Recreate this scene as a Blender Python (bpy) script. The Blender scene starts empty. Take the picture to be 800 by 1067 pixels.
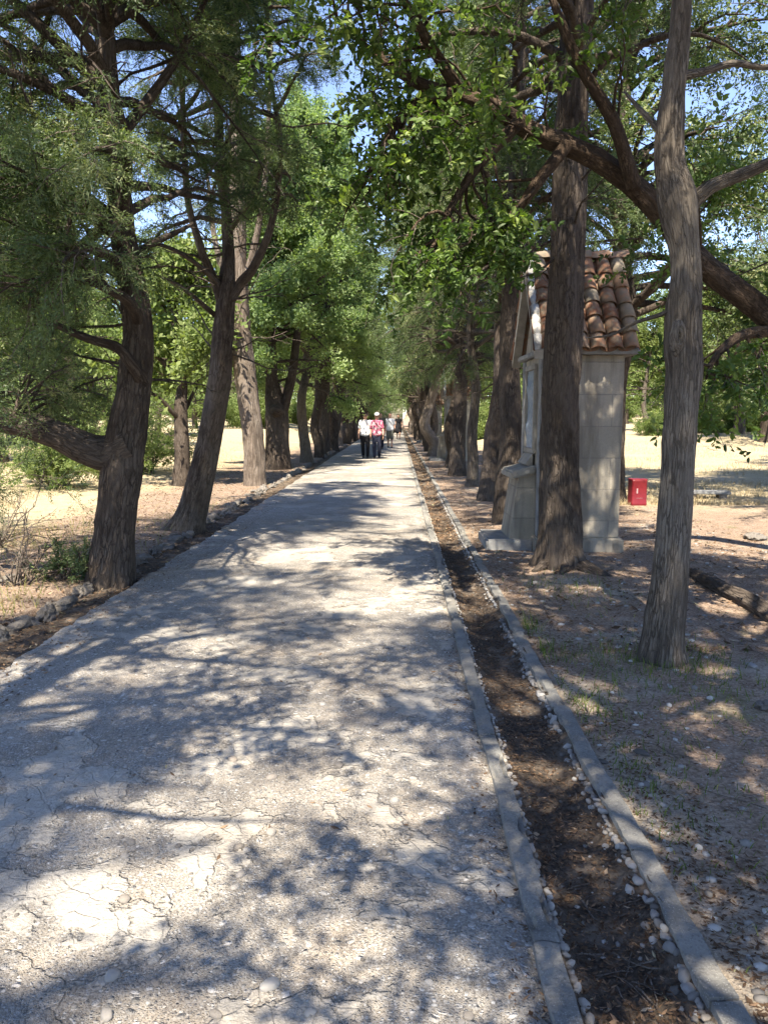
import bpy, bmesh, math, time
import numpy as np
from mathutils import Vector, Matrix
T0 = time.time()
R = math.radians
PI = math.pi
sc = bpy.context.scene
COL = sc.collection
def rng_(s): return np.random.default_rng(s)

# ------------------------------------------------------------------ camera geometry
CAM_H, PITCH, YAW, FPX = 1.55, R(7.06), R(1.07), 800.0
cp, sp, cy, sy = math.cos(PITCH), math.sin(PITCH), math.cos(YAW), math.sin(YAW)
CF = np.array([-sy*cp, cy*cp, -sp]); CR = np.array([cy, sy, 0.0]); CU = np.cross(CR, CF)
def at(px, py, Y):
    d = CF + CR*((px-400)/FPX) + CU*((533.5-py)/FPX)
    return np.array([0, 0, CAM_H]) + d*(Y/d[1])

# ------------------------------------------------------------------ noise
def _hash(ix, iy, iz, seed):
    h = (ix*374761393 + iy*668265263 + iz*2147483647 + seed*1274126177) & 0xffffffff
    h = ((h ^ (h >> 13))*1274126177) & 0xffffffff
    h = ((h ^ (h >> 16))*2246822519) & 0xffffffff
    return ((h ^ (h >> 15)) & 0xffffff)/16777215.0
def vnoise(p, seed=0):
    p = np.asarray(p, float); f0 = np.floor(p); f = p-f0; i = f0.astype(np.int64)
    f = f*f*(3-2*f); out = 0
    for dx in (0, 1):
        for dy in (0, 1):
            for dz in (0, 1):
                w = (f[..., 0] if dx else 1-f[..., 0])*(f[..., 1] if dy else 1-f[..., 1])*(f[..., 2] if dz else 1-f[..., 2])
                out = out + w*_hash(i[..., 0]+dx, i[..., 1]+dy, i[..., 2]+dz, seed)
    return out*2-1
def fbm(p, seed=0, o=3):
    a, s, r = 1.0, 0.0, 0.0
    p = np.asarray(p, float)
    for k in range(o):
        r = r + a*vnoise(p*(2.03**k), seed+k*17); s += a; a *= .5
    return r/s
def sstep(a, b, x):
    t = np.clip((x-a)/(b-a), 0, 1); return t*t*(3-2*t)
def nrm(v):
    return v/np.maximum(np.linalg.norm(v, axis=-1, keepdims=True), 1e-9)

# ------------------------------------------------------------------ mesh output
class MB:
    """collects quads (and attributes) and links them as one mesh object"""
    def __init__(s): s.v = []; s.f = []; s.m = []; s.b = []; s.t = []; s.n = 0
    def add(s, v, f, mat=0, bark=None, tint=0.0):
        v = np.asarray(v, float).reshape(-1, 3); f = np.asarray(f, np.int64).reshape(-1, 4)
        s.v.append(v); s.f.append(f+s.n); s.m.append(np.full(len(f), mat, np.int32))
        s.b.append(v if bark is None else np.asarray(bark, float).reshape(-1, 3))
        s.t.append(np.broadcast_to(np.asarray(tint, float).reshape(-1), (len(v),)) if np.ndim(tint) else np.full(len(v), float(tint)))
        s.n += len(v)
    def mesh(s, name, mats, smooth=True):
        v = np.concatenate(s.v); f = np.concatenate(s.f); m = np.concatenate(s.m)
        tri = f[:, 2] == f[:, 3]
        me = bpy.data.meshes.new(name)
        nl = np.where(tri, 3, 4); st = np.concatenate([[0], np.cumsum(nl)[:-1]])
        me.vertices.add(len(v)); me.vertices.foreach_set('co', v.astype(np.float32).ravel())
        if tri.any():
            keep = np.ones(f.shape, bool); keep[tri, 3] = False; lv = f[keep]
        else: lv = f.ravel()
        me.loops.add(len(lv)); me.loops.foreach_set('vertex_index', lv.astype(np.int32))
        me.polygons.add(len(f)); me.polygons.foreach_set('loop_start', st.astype(np.int32))
        me.polygons.foreach_set('material_index', m)
        me.polygons.foreach_set('use_smooth', (np.full(len(f), smooth) if not isinstance(smooth, (list, tuple)) else np.isin(m, smooth)))
        a = me.attributes.new('bark', 'FLOAT_VECTOR', 'POINT'); a.data.foreach_set('vector', np.concatenate(s.b).astype(np.float32).ravel())
        a = me.attributes.new('tint', 'FLOAT', 'POINT'); a.data.foreach_set('value', np.concatenate(s.t).astype(np.float32))
        for mt in (mats if isinstance(mats, (list, tuple)) else [mats]): me.materials.append(mt)
        me.update(calc_edges=True)
        return me
    def build(s, name, mats, parent=None, smooth=True, loc=None):
        me = s.mesh(name, mats, smooth); o = bpy.data.objects.new(name, me); COL.objects.link(o)
        if parent is not None: o.parent = parent
        if loc is not None: o.location = [float(c) for c in loc]
        return o
def empty(name, loc=(0, 0, 0), rz=0):
    o = bpy.data.objects.new(name, None); COL.objects.link(o); o.empty_display_size = .1
    o.location = [float(c) for c in loc]; o.rotation_euler = (0, 0, rz); return o
def tag(o, label=None, cat=None, group=None, kind=None):
    if label: o['label'] = label
    if cat: o['category'] = cat
    if group: o['group'] = group
    if kind: o['kind'] = kind
    return o
def copy_tree(o, parent=None):
    c = o.copy(); COL.objects.link(c)
    if parent is not None: c.parent = parent
    for ch in o.children: copy_tree(ch, c)
    return c

# ------------------------------------------------------------------ materials
class NT:
    def __init__(s, name):
        s.mat = bpy.data.materials.new(name); s.mat.use_nodes = True
        s.t = s.mat.node_tree; s.t.nodes.clear()
        s.out = s.t.nodes.new('ShaderNodeOutputMaterial')
    def n(s, typ, **kw):
        nd = s.t.nodes.new('ShaderNode'+typ)
        for k, v in kw.items():
            if k[0] == '_': setattr(nd, k[1:], v)
            else:
                key = int(k[1:]) if k[0] == 'i' and k[1:].isdigit() else k.replace('__', ' ')
                s.set(nd, key, v)
        return nd
    def set(s, nd, key, v):
        if isinstance(v, bpy.types.NodeSocket): s.t.links.new(v, nd.inputs[key])
        else:
            if isinstance(v, tuple) and len(v) == 3 and nd.inputs[key].type == 'RGBA': v = v+(1,)
            nd.inputs[key].default_value = v
    def obj(s): return s.n('TexCoord').outputs['Object']
    def attr(s, name, out): return s.n('Attribute', _attribute_name=name).outputs[out]
    def map(s, vec, scale=(1, 1, 1), loc=(0, 0, 0)): return s.n('Mapping', Vector=vec, Scale=scale, Location=loc).outputs[0]
    def noise(s, vec, scale=5, detail=4, rough=.55, dist=0, out=0): return s.n('TexNoise', Vector=vec, Scale=scale, Detail=detail, Roughness=rough, Distortion=dist).outputs[out]
    def vor(s, vec, scale=5, feature='F1', out='Distance', rand=1): 
        nd = s.n('TexVoronoi', _feature=feature, Vector=vec, Scale=scale, Randomness=rand); return nd.outputs[out]
    def ramp(s, fac, stops):
        nd = s.n('ValToRGB', Fac=fac); e = nd.color_ramp.elements
        while len(e) < len(stops): e.new(.5)
        for el, (p, c) in zip(e, stops):
            el.position = p; el.color = (c, c, c, 1) if not isinstance(c, tuple) else c+(1,)
        return nd.outputs[0]
    def mix(s, fac, a, b, mode='MIX'):
        nd = s.n('Mix', _data_type='RGBA', _blend_type=mode); s.set(nd, 0, fac); s.set(nd, 6, a); s.set(nd, 7, b); return nd.outputs[2]
    def math(s, op, a, b=0.0, c=0.0, clamp=False):
        nd = s.n('Math', _operation=op, _use_clamp=clamp); s.set(nd, 0, a); s.set(nd, 1, b); s.set(nd, 2, c); return nd.outputs[0]
    def bump(s, h, strength=.5, dist=.01, normal=None):
        nd = s.n('Bump', Height=h, Strength=strength, Distance=dist)
        if normal is not None: s.set(nd, 'Normal', normal)
        return nd.outputs[0]
    def pbr(s, col, rough=.9, normal=None, spec=.2, metal=0.0):
        nd = s.n('BsdfPrincipled', Base__Color=col, Roughness=rough, Metallic=metal)
        nd.inputs['Specular IOR Level'].default_value = spec
        if normal is not None: s.set(nd, 'Normal', normal)
        s.t.links.new(nd.outputs[0], s.out.inputs[0]); return s.mat

def m_leaf(name, stops, trans=.35, gloss=.0, tmul=(1.25, 1.35, .55)):
    k = NT(name); c = k.ramp(k.attr('tint', 'Fac'), stops)
    d = k.n('BsdfDiffuse', Color=c)
    tc = k.mix(1.0, c, tmul, 'MULTIPLY'); tr = k.n('BsdfTranslucent', Color=tc)
    sh = k.n('MixShader', Fac=trans); k.t.links.new(d.outputs[0], sh.inputs[1]); k.t.links.new(tr.outputs[0], sh.inputs[2])
    if gloss:
        g = k.n('BsdfGlossy', Color=(1, 1, 1), Roughness=.5); m2 = k.n('MixShader', Fac=gloss)
        k.t.links.new(sh.outputs[0], m2.inputs[1]); k.t.links.new(g.outputs[0], m2.inputs[2]); sh = m2
    k.t.links.new(sh.outputs[0], k.out.inputs[0]); return k.mat

def m_bark(name, dark, mid, light, fs=28, vs=3.2, streak=.8, bstr=.9):
    k = NT(name); b = k.attr('bark', 'Vector')
    v1 = k.map(b, (fs, fs, vs)); v2 = k.map(b, (fs*.35, fs*.35, vs*.5)); v3 = k.map(b, (2.2, 2.2, .9))
    n1 = k.noise(v1, 1, 5, .65, .6); n2 = k.noise(v2, 1, 4, .6, .4); n3 = k.noise(v3, 1, 3, .5)
    f = k.math('ADD', k.math('MULTIPLY', n1, .6), k.math('MULTIPLY', n2, .4))
    c = k.ramp(f, [(.36, dark), (.52, mid), (.68, light)])
    wv = k.n('VectorMath', _operation='ADD'); k.set(wv, 0, k.map(b, (fs*1.5, fs*1.5, vs*1.1))); k.set(wv, 1, k.mix(1, k.noise(v2, 2.5, 3, .6, 0, 1), (1.6, 1.6, 1.6), 'MULTIPLY'))
    ed = k.vor(wv.outputs[0], 1, 'DISTANCE_TO_EDGE'); fis = k.math('MULTIPLY', k.ramp(ed, [(.015, 1.0), (.13, 0.0)]), k.ramp(n2, [(.38, .25), (.6, 1.0)]))
    c = k.mix(k.ramp(n3, [(.42, 0.0), (.62, streak)]), c, k.mix(.6, c, light), 'MIX')
    fine = k.noise(b, 160, 3, .6)
    c = k.mix(.35, c, k.ramp(fine, [(.3, .35), (.7, 1.0)]), 'MULTIPLY')
    c = k.mix(k.math('MULTIPLY', fis, .8), c, dark); f = k.math('SUBTRACT', f, k.math('MULTIPLY', fis, .35))
    c = k.mix(k.ramp(k.noise(b, 9, 4, .6), [(.55, 0.0), (.72, .55)]), c, k.mix(1, c, (.52, .50, .46), 'MULTIPLY'))
    bm = k.bump(f, bstr, .03); bm = k.bump(fine, .25, .004, bm)
    return k.pbr(c, .92, bm, .12)

M = {}
M['cypress'] = m_leaf('cypress foliage', [(0, (.022, .042, .018)), (.4, (.068, .104, .042)), (.75, (.145, .19, .082)), (1, (.28, .30, .15))], .36, .02)
M['cypress_pale'] = m_leaf('pale cypress foliage', [(0, (.10, .155, .07)), (.5, (.185, .26, .12)), (1, (.29, .36, .18))], .46)
M['oak'] = m_leaf('oak leaves', [(0, (.025, .05, .012)), (.5, (.065, .115, .026)), (.85, (.115, .178, .042)), (1, (.20, .26, .065))], .40, .02)
M['olive'] = m_leaf('scrub leaves', [(0, (.075, .11, .038)), (.5, (.14, .19, .068)), (1, (.24, .28, .12))], .4)
M['straw'] = m_leaf('straw', [(0, (.26, .205, .12)), (.6, (.39, .325, .20)), (1, (.49, .43, .29))], .25, 0, (1, .95, .8))
M['grass'] = m_leaf('grass blades', [(0, (.06, .10, .02)), (.6, (.14, .18, .05)), (1, (.36, .31, .13))], .3)
M['litter'] = m_leaf('fallen leaves', [(0, (.07, .045, .03)), (.4, (.15, .10, .065)), (.75, (.27, .18, .115)), (.95, (.40, .32, .22)), (1, (.2, .25, .09))], .1, 0, (1, 1, 1))
M['bark_red'] = m_bark('reddish cypress bark', (.027, .021, .017), (.070, .055, .044), (.15, .125, .105), 24, 5.0)
M['bark_brown'] = m_bark('grey brown bark', (.036, .027, .021), (.10, .077, .060), (.22, .185, .15), 26, 5.0)
M['bark_grey'] = m_bark('grey cypress bark', (.040, .033, .027), (.115, .097, .079), (.24, .212, .178), 40, 5.0, .8, .85)
M['bark_pale'] = m_bark('pale weathered bark', (.075, .058, .046), (.185, .15, .122), (.33, .285, .245), 26, 2.8)
M['bark_scar'] = m_bark('dark callused bark', (.030, .024, .020), (.070, .058, .048), (.14, .12, .10), 60, 9, .4)
M['bark_oak'] = m_bark('dark oak bark', (.030, .022, .016), (.075, .052, .036), (.15, .11, .08), 40, 14, .5)
M['twig'] = m_bark('bare twigs', (.07, .055, .045), (.15, .12, .10), (.27, .24, .20), 40, 6)

def mk_road():
    k = NT('worn pebble concrete'); o = k.obj()
    big = k.noise(o, 1.15, 5, .62, .5); mid = k.noise(o, 5.5, 4, .6); fine = k.noise(o, 55, 3, .65); grit = k.noise(o, 260, 2, .6)
    patch = k.ramp(k.math('ADD', k.math('MULTIPLY', big, .85), k.math('ADD', k.math('MULTIPLY', mid, .20), k.math('MULTIPLY', fine, .035))), [(.578, 0.0), (.588, .75), (.63, 1.0)])   # smooth cement left on top
    wv = k.n('VectorMath', _operation='ADD'); k.set(wv, 0, o); k.set(wv, 1, k.mix(1, k.noise(o, 9, 2, .5, 0, 1), (.06, .06, .06), 'MULTIPLY')); w = wv.outputs[0]
    p1 = k.vor(w, 30); p1c = k.vor(w, 30, out='Color'); p2 = k.vor(w, 75); p2c = k.vor(w, 75, out='Color'); p3 = k.vor(o, 170); p3c = k.vor(o, 170, out='Color')
    has1 = k.math('MULTIPLY', k.math('GREATER_THAN', k.n('SeparateColor', Color=p1c).outputs[0], .66), k.math('LESS_THAN', p1, .36))
    has2 = k.math('MULTIPLY', k.math('GREATER_THAN', k.n('SeparateColor', Color=p2c).outputs[1], .42), k.math('LESS_THAN', p2, .42))
    base = k.mix(k.ramp(mid, [(.3, 0.0), (.7, 1.0)]), (.20, .18, .154), (.325, .295, .254))
    base = k.mix(k.ramp(k.n('SeparateColor', Color=p3c).outputs[0], [(.35, 0.0), (.95, .6)]), base, (.40, .385, .36))
    base = k.mix(k.ramp(k.n('SeparateColor', Color=p3c).outputs[1], [(.72, 0.0), (.8, .6)]), base, (.13, .12, .11))
    peb2 = k.mix(k.n('SeparateColor', Color=p2c).outputs[2], (.17, .165, .16), (.50, .485, .455))
    peb1 = k.mix(k.n('SeparateColor', Color=p1c).outputs[2], (.21, .205, .195), (.55, .53, .50))
    agg = k.mix(has2, base, peb2); agg = k.mix(has1, agg, peb1)
    cem = k.mix(k.ramp(fine, [(.3, 0.0), (.7, 1.0)]), (.30, .28, .248), (.40, .375, .333))
    col = k.mix(patch, agg, cem)
    big2 = k.noise(k.map(o, (1, 1, 1), (7, 3, 0)), .55, 4, .6, .3)
    col = k.mix(k.ramp(big2, [(.40, .0), (.66, .55)]), col, k.mix(1, col, (.68, .66, .64), 'MULTIPLY'))
    warm = k.noise(k.map(o, (1, 1, 1), (2, 9, 0)), 1.9, 4, .6); col = k.mix(k.ramp(warm, [(.5, 0.0), (.72, .5)]), col, k.mix(1, col, (1.10, .97, .82), 'MULTIPLY'))
    cv = k.n('VectorMath', _operation='ADD'); k.set(cv, 0, o); k.set(cv, 1, k.mix(1, k.noise(o, 2.6, 4, .6, 0, 1), (.5, .5, .5), 'MULTIPLY'))
    cd = k.vor(cv.outputs[0], .62, 'DISTANCE_TO_EDGE'); crack = k.math('MULTIPLY', k.ramp(cd, [(.0005, .2), (.0025, 0.0)]), k.ramp(k.noise(o, 1.3, 2), [(.52, 0.0), (.60, 1.0)]))
    col = k.mix(crack, col, (.06, .052, .045))
    h1 = k.math('MULTIPLY', has1, k.ramp(p1, [(0, 1.0), (.36, 0.0)])); h2 = k.math('MULTIPLY', has2, k.ramp(p2, [(0, .5), (.42, 0.0)]))
    h = k.math('ADD', k.math('MAXIMUM', h1, h2), k.math('MULTIPLY', k.ramp(p3, [(0, .25), (.5, 0.0)]), 1.0))
    h = k.math('ADD', h, k.math('MULTIPLY', grit, .18)); hp = k.math('ADD', k.math('MULTIPLY', fine, .7), k.math('ADD', .55, k.math('MULTIPLY', k.ramp(k.vor(w, 9, 'DISTANCE_TO_EDGE'), [(.0, 0.0), (.04, 1.0)]), .3)))
    hm = k.n('Mix', _data_type='FLOAT'); k.set(hm, 0, patch); k.set(hm, 2, h); k.set(hm, 3, hp)
    hh = k.math('SUBTRACT', hm.outputs[0], k.math('MULTIPLY', crack, 2.0)); hh = k.math('ADD', hh, k.math('MULTIPLY', mid, .8))
    return k.pbr(col, .9, k.bump(hh, 1.0, .016), .18)
M['road'] = mk_road()

def mk_kerb():
    k = NT('kerb concrete'); o = k.obj(); pd = k.vor(o, 170); pc = k.n('SeparateColor', Color=k.vor(o, 170, out='Color')).outputs[0]; n = k.noise(o, 6, 5, .6); f = k.noise(o, 90, 3, .6); l = k.noise(k.map(o, (1, 1, 1), (4, 1, 0)), 1.7, 4, .6)
    c = k.mix(k.ramp(n, [(.3, 0.0), (.7, 1.0)]), (.125, .123, .115), (.225, .22, .203)); c = k.mix(k.ramp(l, [(.5, 0.0), (.65, .6)]), c, (.27, .245, .205))
    c = k.mix(k.ramp(f, [(.52, 0.0), (.7, .7)]), c, (.10, .095, .085)); c = k.mix(k.math('MULTIPLY', k.math('GREATER_THAN', pc, .6), k.math('LESS_THAN', pd, .38)), c, k.mix(pc, (.09, .09, .085), (.26, .255, .24)))
    return k.pbr(c, .92, k.bump(k.math('ADD', k.math('MULTIPLY', n, 1.6), k.math('MULTIPLY', f, .6)), .7, .012), .15)
M['kerb'] = mk_kerb()

def mk_ground():
    k = NT('woodland ground'); o = k.obj()
    x = k.n('SeparateXYZ', Vector=o)
    n1 = k.noise(o, .9, 5, .6, .3); n2 = k.noise(o, 6, 5, .65); n3 = k.noise(o, 48, 4, .7); pc = k.vor(o, 60, out='Color'); pd = k.vor(o, 60)
    dirt = k.mix(k.ramp(n2, [(.3, 0.0), (.7, 1.0)]), (.27, .225, .175), (.45, .395, .32))
    dirt = k.mix(k.ramp(n3, [(.35, .55), (.6, 0.0)]), dirt, (.165, .125, .095))
    lit = k.mix(k.ramp(n3, [(.35, 0.0), (.65, 1.0)]), (.12, .08, .058), (.34, .25, .185))
    lit = k.mix(k.ramp(n2, [(.45, 0.0), (.7, .6)]), lit, (.34, .27, .205))
    trd = k.math('ADD', n1, k.ramp(k.math('DIVIDE', x.outputs[1], 20), [(.12, -.0), (.36, .15)])); trd = k.math('ADD', trd, k.math('MULTIPLY', k.math('LESS_THAN', x.outputs[0], -2.5), .10)); c = k.mix(k.ramp(trd, [(.46, 0.0), (.60, .9)]), dirt, lit)
    grn = k.noise(k.map(o, (1, 1, 1), (11, 5, 0)), 1.6, 5, .65); c = k.mix(k.ramp(grn, [(.60, 0.0), (.70, .55)]), c, (.12, .125, .055))
    st = k.math('MULTIPLY', k.math('GREATER_THAN', k.n('SeparateColor', Color=pc).outputs[0], .84), k.math('LESS_THAN', pd, .33))
    c = k.mix(st, c, (.34, .32, .29))
    # open dry field away from the avenue
    dx = k.math('ABSOLUTE', k.math('ADD', x.outputs[0], .75)); dx = k.math('ADD', dx, k.math('MULTIPLY', k.math('SUBTRACT', n1, .5), 3.5))
    far = k.math('ADD', k.math('ADD', x.outputs[1], k.math('MULTIPLY', k.math('LESS_THAN', x.outputs[0], -2.0), 7.0)), k.math('MULTIPLY', k.math('SUBTRACT', n1, .5), 5.0))
    fld = k.math('MULTIPLY', k.ramp(k.math('DIVIDE', dx, 20), [(.19, 0.0), (.26, 1.0)]), k.ramp(k.math('DIVIDE', far, 40), [(.30, 0.0), (.37, 1.0)]))
    straw = k.mix(k.ramp(n2, [(.3, 0.0), (.7, 1.0)]), (.34, .285, .18), (.47, .405, .27)); straw = k.mix(k.ramp(n3, [(.4, .4), (.6, 0.0)]), straw, (.25, .19, .10))
    straw = k.mix(k.ramp(k.noise(o, .35, 4, .6), [(.52, 0.0), (.62, .8)]), straw, (.40, .33, .23))
    c = k.mix(fld, c, straw)
    h = k.math('ADD', k.math('MULTIPLY', n3, .7), k.math('ADD', n2, k.math('MULTIPLY', st, .5)))
    return k.pbr(c, .95, k.bump(h, 1.0, .03), .08)
M['ground'] = mk_ground()
def mk_soil():
    k = NT('dark leaf mould'); o = k.obj(); n = k.noise(o, 45, 5, .7); m = k.noise(o, 5, 4, .6)
    c = k.mix(k.ramp(n, [(.35, 0.0), (.68, 1.0)]), (.040, .033, .027), (.135, .108, .085)); c = k.mix(k.ramp(m, [(.5, 0.0), (.68, .7)]), c, (.235, .195, .155))
    return k.pbr(c, .95, k.bump(n, .9, .02), .08)
M['soil'] = mk_soil()

def mk_plain(name, c1, c2, sc_=8, rough=.85, b=.4, spec=.2, dist=.01):
    k = NT(name); o = k.obj(); n = k.noise(o, sc_, 5, .6); f = k.noise(o, sc_*9, 3, .6)
    c = k.mix(k.ramp(n, [(.3, 0.0), (.7, 1.0)]), c1, c2); c = k.mix(.3, c, k.ramp(f, [(.3, .5), (.7, 1.0)]), 'MULTIPLY')
    return k.pbr(c, rough, k.bump(k.math('ADD', n, k.math('MULTIPLY', f, .5)), b, dist), spec)
def mk_tint(name, stops, rough=.8, b=.3):
    k = NT(name); o = k.obj(); oi = k.n('ObjectInfo'); c = k.ramp(oi.outputs['Random'], stops)
    n = k.noise(o, 60, 4, .6); c = k.mix(.5, c, k.ramp(n, [(.3, .6), (.7, 1.0)]), 'MULTIPLY')
    return k.pbr(c, rough, k.bump(n, b, .004), .25)
M['pebble'] = mk_tint('pebble', [(0, (.10, .09, .08)), (.3, (.20, .19, .18)), (.6, (.29, .28, .27)), (.8, (.17, .145, .12)), (1, (.38, .37, .35))])
M['pebble_dull'] = mk_tint('dull pebble', [(0, (.17, .15, .13)), (.4, (.28, .26, .235)), (.7, (.37, .35, .32)), (1, (.25, .215, .18))])
M['rock'] = mk_plain('weathered rubble', (.15, .135, .12), (.28, .255, .225), 9, .92, .8, .1, .02)
M['gravel'] = m_leaf('gravel', [(0, (.11, .10, .09)), (.5, (.23, .215, .195)), (1, (.40, .385, .36))], .0)

def mk_stone():
    k = NT('limestone blocks'); o = k.obj(); s = k.n('SeparateXYZ', Vector=o)
    cb = k.n('CombineXYZ'); k.set(cb, 0, k.math('ADD', s.outputs[0], s.outputs[1])); k.set(cb, 1, s.outputs[2])
    br = k.n('TexBrick', Vector=cb.outputs[0], Scale=1.0, Color1=(.29, .262, .212), Color2=(.36, .325, .265), Mortar=(.24, .22, .19)); 
    br.inputs['Brick Width'].default_value = .56; br.inputs['Row Height'].default_value = .36; br.inputs['Mortar Size'].default_value = .006; br.inputs['Mortar Smooth'].default_value = .2; br.offset = .42
    n = k.noise(o, 7, 5, .65); f = k.noise(o, 80, 4, .65)
    c = k.mix(k.ramp(n, [(.35, 0.0), (.68, .6)]), br.outputs[0], (.30, .275, .235)); c = k.mix(.35, c, k.ramp(f, [(.3, .55), (.65, 1.0)]), 'MULTIPLY')
    st = k.noise(k.map(o, (6, 6, .7)), 1, 4, .6); c = k.mix(k.ramp(st, [(.44, 0.0), (.62, .7)]), c, (.135, .120, .098))
    h = k.math('SUBTRACT', k.math('ADD', k.math('MULTIPLY', n, .5), k.math('MULTIPLY', f, .6)), k.math('MULTIPLY', br.outputs[1], 1.2))
    return k.pbr(c, .9, k.bump(h, .7, .008), .15)
M['stone'] = mk_stone()
M['trim'] = mk_plain('carved limestone', (.22, .205, .178), (.34, .318, .278), 7, .9, .5, .15)
M['greystone'] = mk_plain('grey slab stone', (.16, .163, .165), (.28, .28, .275), 9, .9, .6, .15)
M['mortar'] = mk_plain('lime mortar', (.36, .35, .33), (.55, .54, .51), 18, .9, .7, .15, .015)
M['panel'] = mk_plain('blue grey glazed panel', (.13, .18, .25), (.30, .35, .40), 16, .45, .3, .4)
def mk_tile():
    k = NT('terracotta tile'); o = k.obj(); t = k.attr('tint', 'Fac'); n = k.noise(o, 14, 5, .65); f = k.noise(o, 90, 3, .6)
    c = k.ramp(t, [(0, (.14, .065, .04)), (.35, (.21, .105, .065)), (.7, (.25, .165, .11)), (1, (.21, .175, .135))])
    c = k.mix(k.ramp(n, [(.42, 0.0), (.62, .8)]), c, (.15, .135, .105)); c = k.mix(k.ramp(f, [(.6, 0.0), (.75, .5)]), c, (.10, .08, .06))
    return k.pbr(c, .88, k.bump(n, .5, .01), .15)
M['tile'] = mk_tile()
M['red'] = mk_plain('red painted metal', (.12, .005, .010), (.17, .008, .013), 12, .42, .1, .45)
M['red_lid'] = mk_plain('dull red lid', (.14, .006, .012), (.19, .01, .016), 12, .5, .1, .4)
M['white'] = mk_plain('white paint', (.30, .17, .17), (.42, .27, .27), 20, .6, .1, .3)
M['skin'] = mk_plain('skin', (.48, .27, .19), (.55, .33, .24), 20, .55, .05, .35)
M['hair'] = mk_plain('dark hair', (.018, .013, .010), (.05, .035, .025), 90, .5, .6, .4)
M['hair_brown'] = mk_plain('brown hair', (.08, .045, .026), (.14, .085, .05), 90, .5, .6, .4)
M['cloth_white'] = mk_plain('white cotton', (.70, .71, .74), (.80, .81, .83), 14, .9, .3, .1)
M['cloth_black'] = mk_plain('black cotton', (.014, .014, .018), (.03, .03, .035), 14, .9, .3, .1)
M['cloth_navy'] = mk_plain('navy denim', (.018, .022, .042), (.035, .04, .065), 24, .9, .3, .1)
M['cloth_khaki'] = mk_plain('grey green cotton', (.12, .12, .10), (.18, .175, .15), 14, .9, .3, .1)
M['leather'] = mk_plain('dark leather', (.02, .016, .014), (.04, .03, .026), 30, .5, .3, .3)
M['glass_dark'] = mk_plain('dark lenses', (.01, .01, .012), (.015, .015, .018), 5, .15, 0, .5)
def mk_pattern():
    k = NT('pink patterned cloth'); o = k.obj(); v = k.vor(o, 16, out='Color'); s = k.n('SeparateColor', Color=v); n = k.noise(o, 22, 2)
    c = k.mix(k.math('GREATER_THAN', s.outputs[0], .55), (.34, .085, .14), (.55, .36, .40)); c = k.mix(k.math('GREATER_THAN', n, .57), c, (.16, .06, .12))
    return k.pbr(c, .9, None, .1)
M['cloth_pink'] = mk_pattern()

# ------------------------------------------------------------------ curve / tube helpers
def resample(pts, rad, step):
    """Catmull-Rom through pts, evenly resampled"""
    P = np.asarray(pts, float); r = np.asarray(rad, float)
    Q = np.vstack([2*P[0]-P[1], P, 2*P[-1]-P[-2]]); out = []; ro = []
    for i in range(len(P)-1):
        L = np.linalg.norm(P[i+1]-P[i]); n = max(2, int(L/step*1.5)); t = np.linspace(0, 1, n, endpoint=False)[:, None]
        a, b, c, d = Q[i], Q[i+1], Q[i+2], Q[i+3]
        out.append(.5*(2*b+(c-a)*t+(2*a-5*b+4*c-d)*t**2+(3*b-a-3*c+d)*t**3)); tt = t[:, 0]*t[:, 0]*(3-2*t[:, 0]); ro.append(r[i]+(r[i+1]-r[i])*tt)
    out.append(P[-1:]); ro.append(r[-1:]); C = np.vstack(out); ro = np.concatenate(ro)
    s = np.concatenate([[0], np.cumsum(np.linalg.norm(np.diff(C, axis=0), axis=1))]); n = max(3, int(s[-1]/step)+1); u = np.linspace(0, s[-1], n)
    return np.stack([np.interp(u, s, C[:, k]) for k in range(3)], 1), np.interp(u, s, ro), u
def frames(P):
    T = nrm(np.gradient(P, axis=0)); N = np.zeros_like(P)
    a = np.array([1.0, 0, 0]) if abs(T[0, 0]) < .8 else np.array([0, 1.0, 0])
    n = a-T[0]*(a@T[0]); N[0] = n/np.linalg.norm(n)
    for i in range(1, len(P)):
        n = N[i-1]-T[i]*(N[i-1]@T[i]); N[i] = n/np.linalg.norm(n)
    return T, N, np.cross(T, N)
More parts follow.
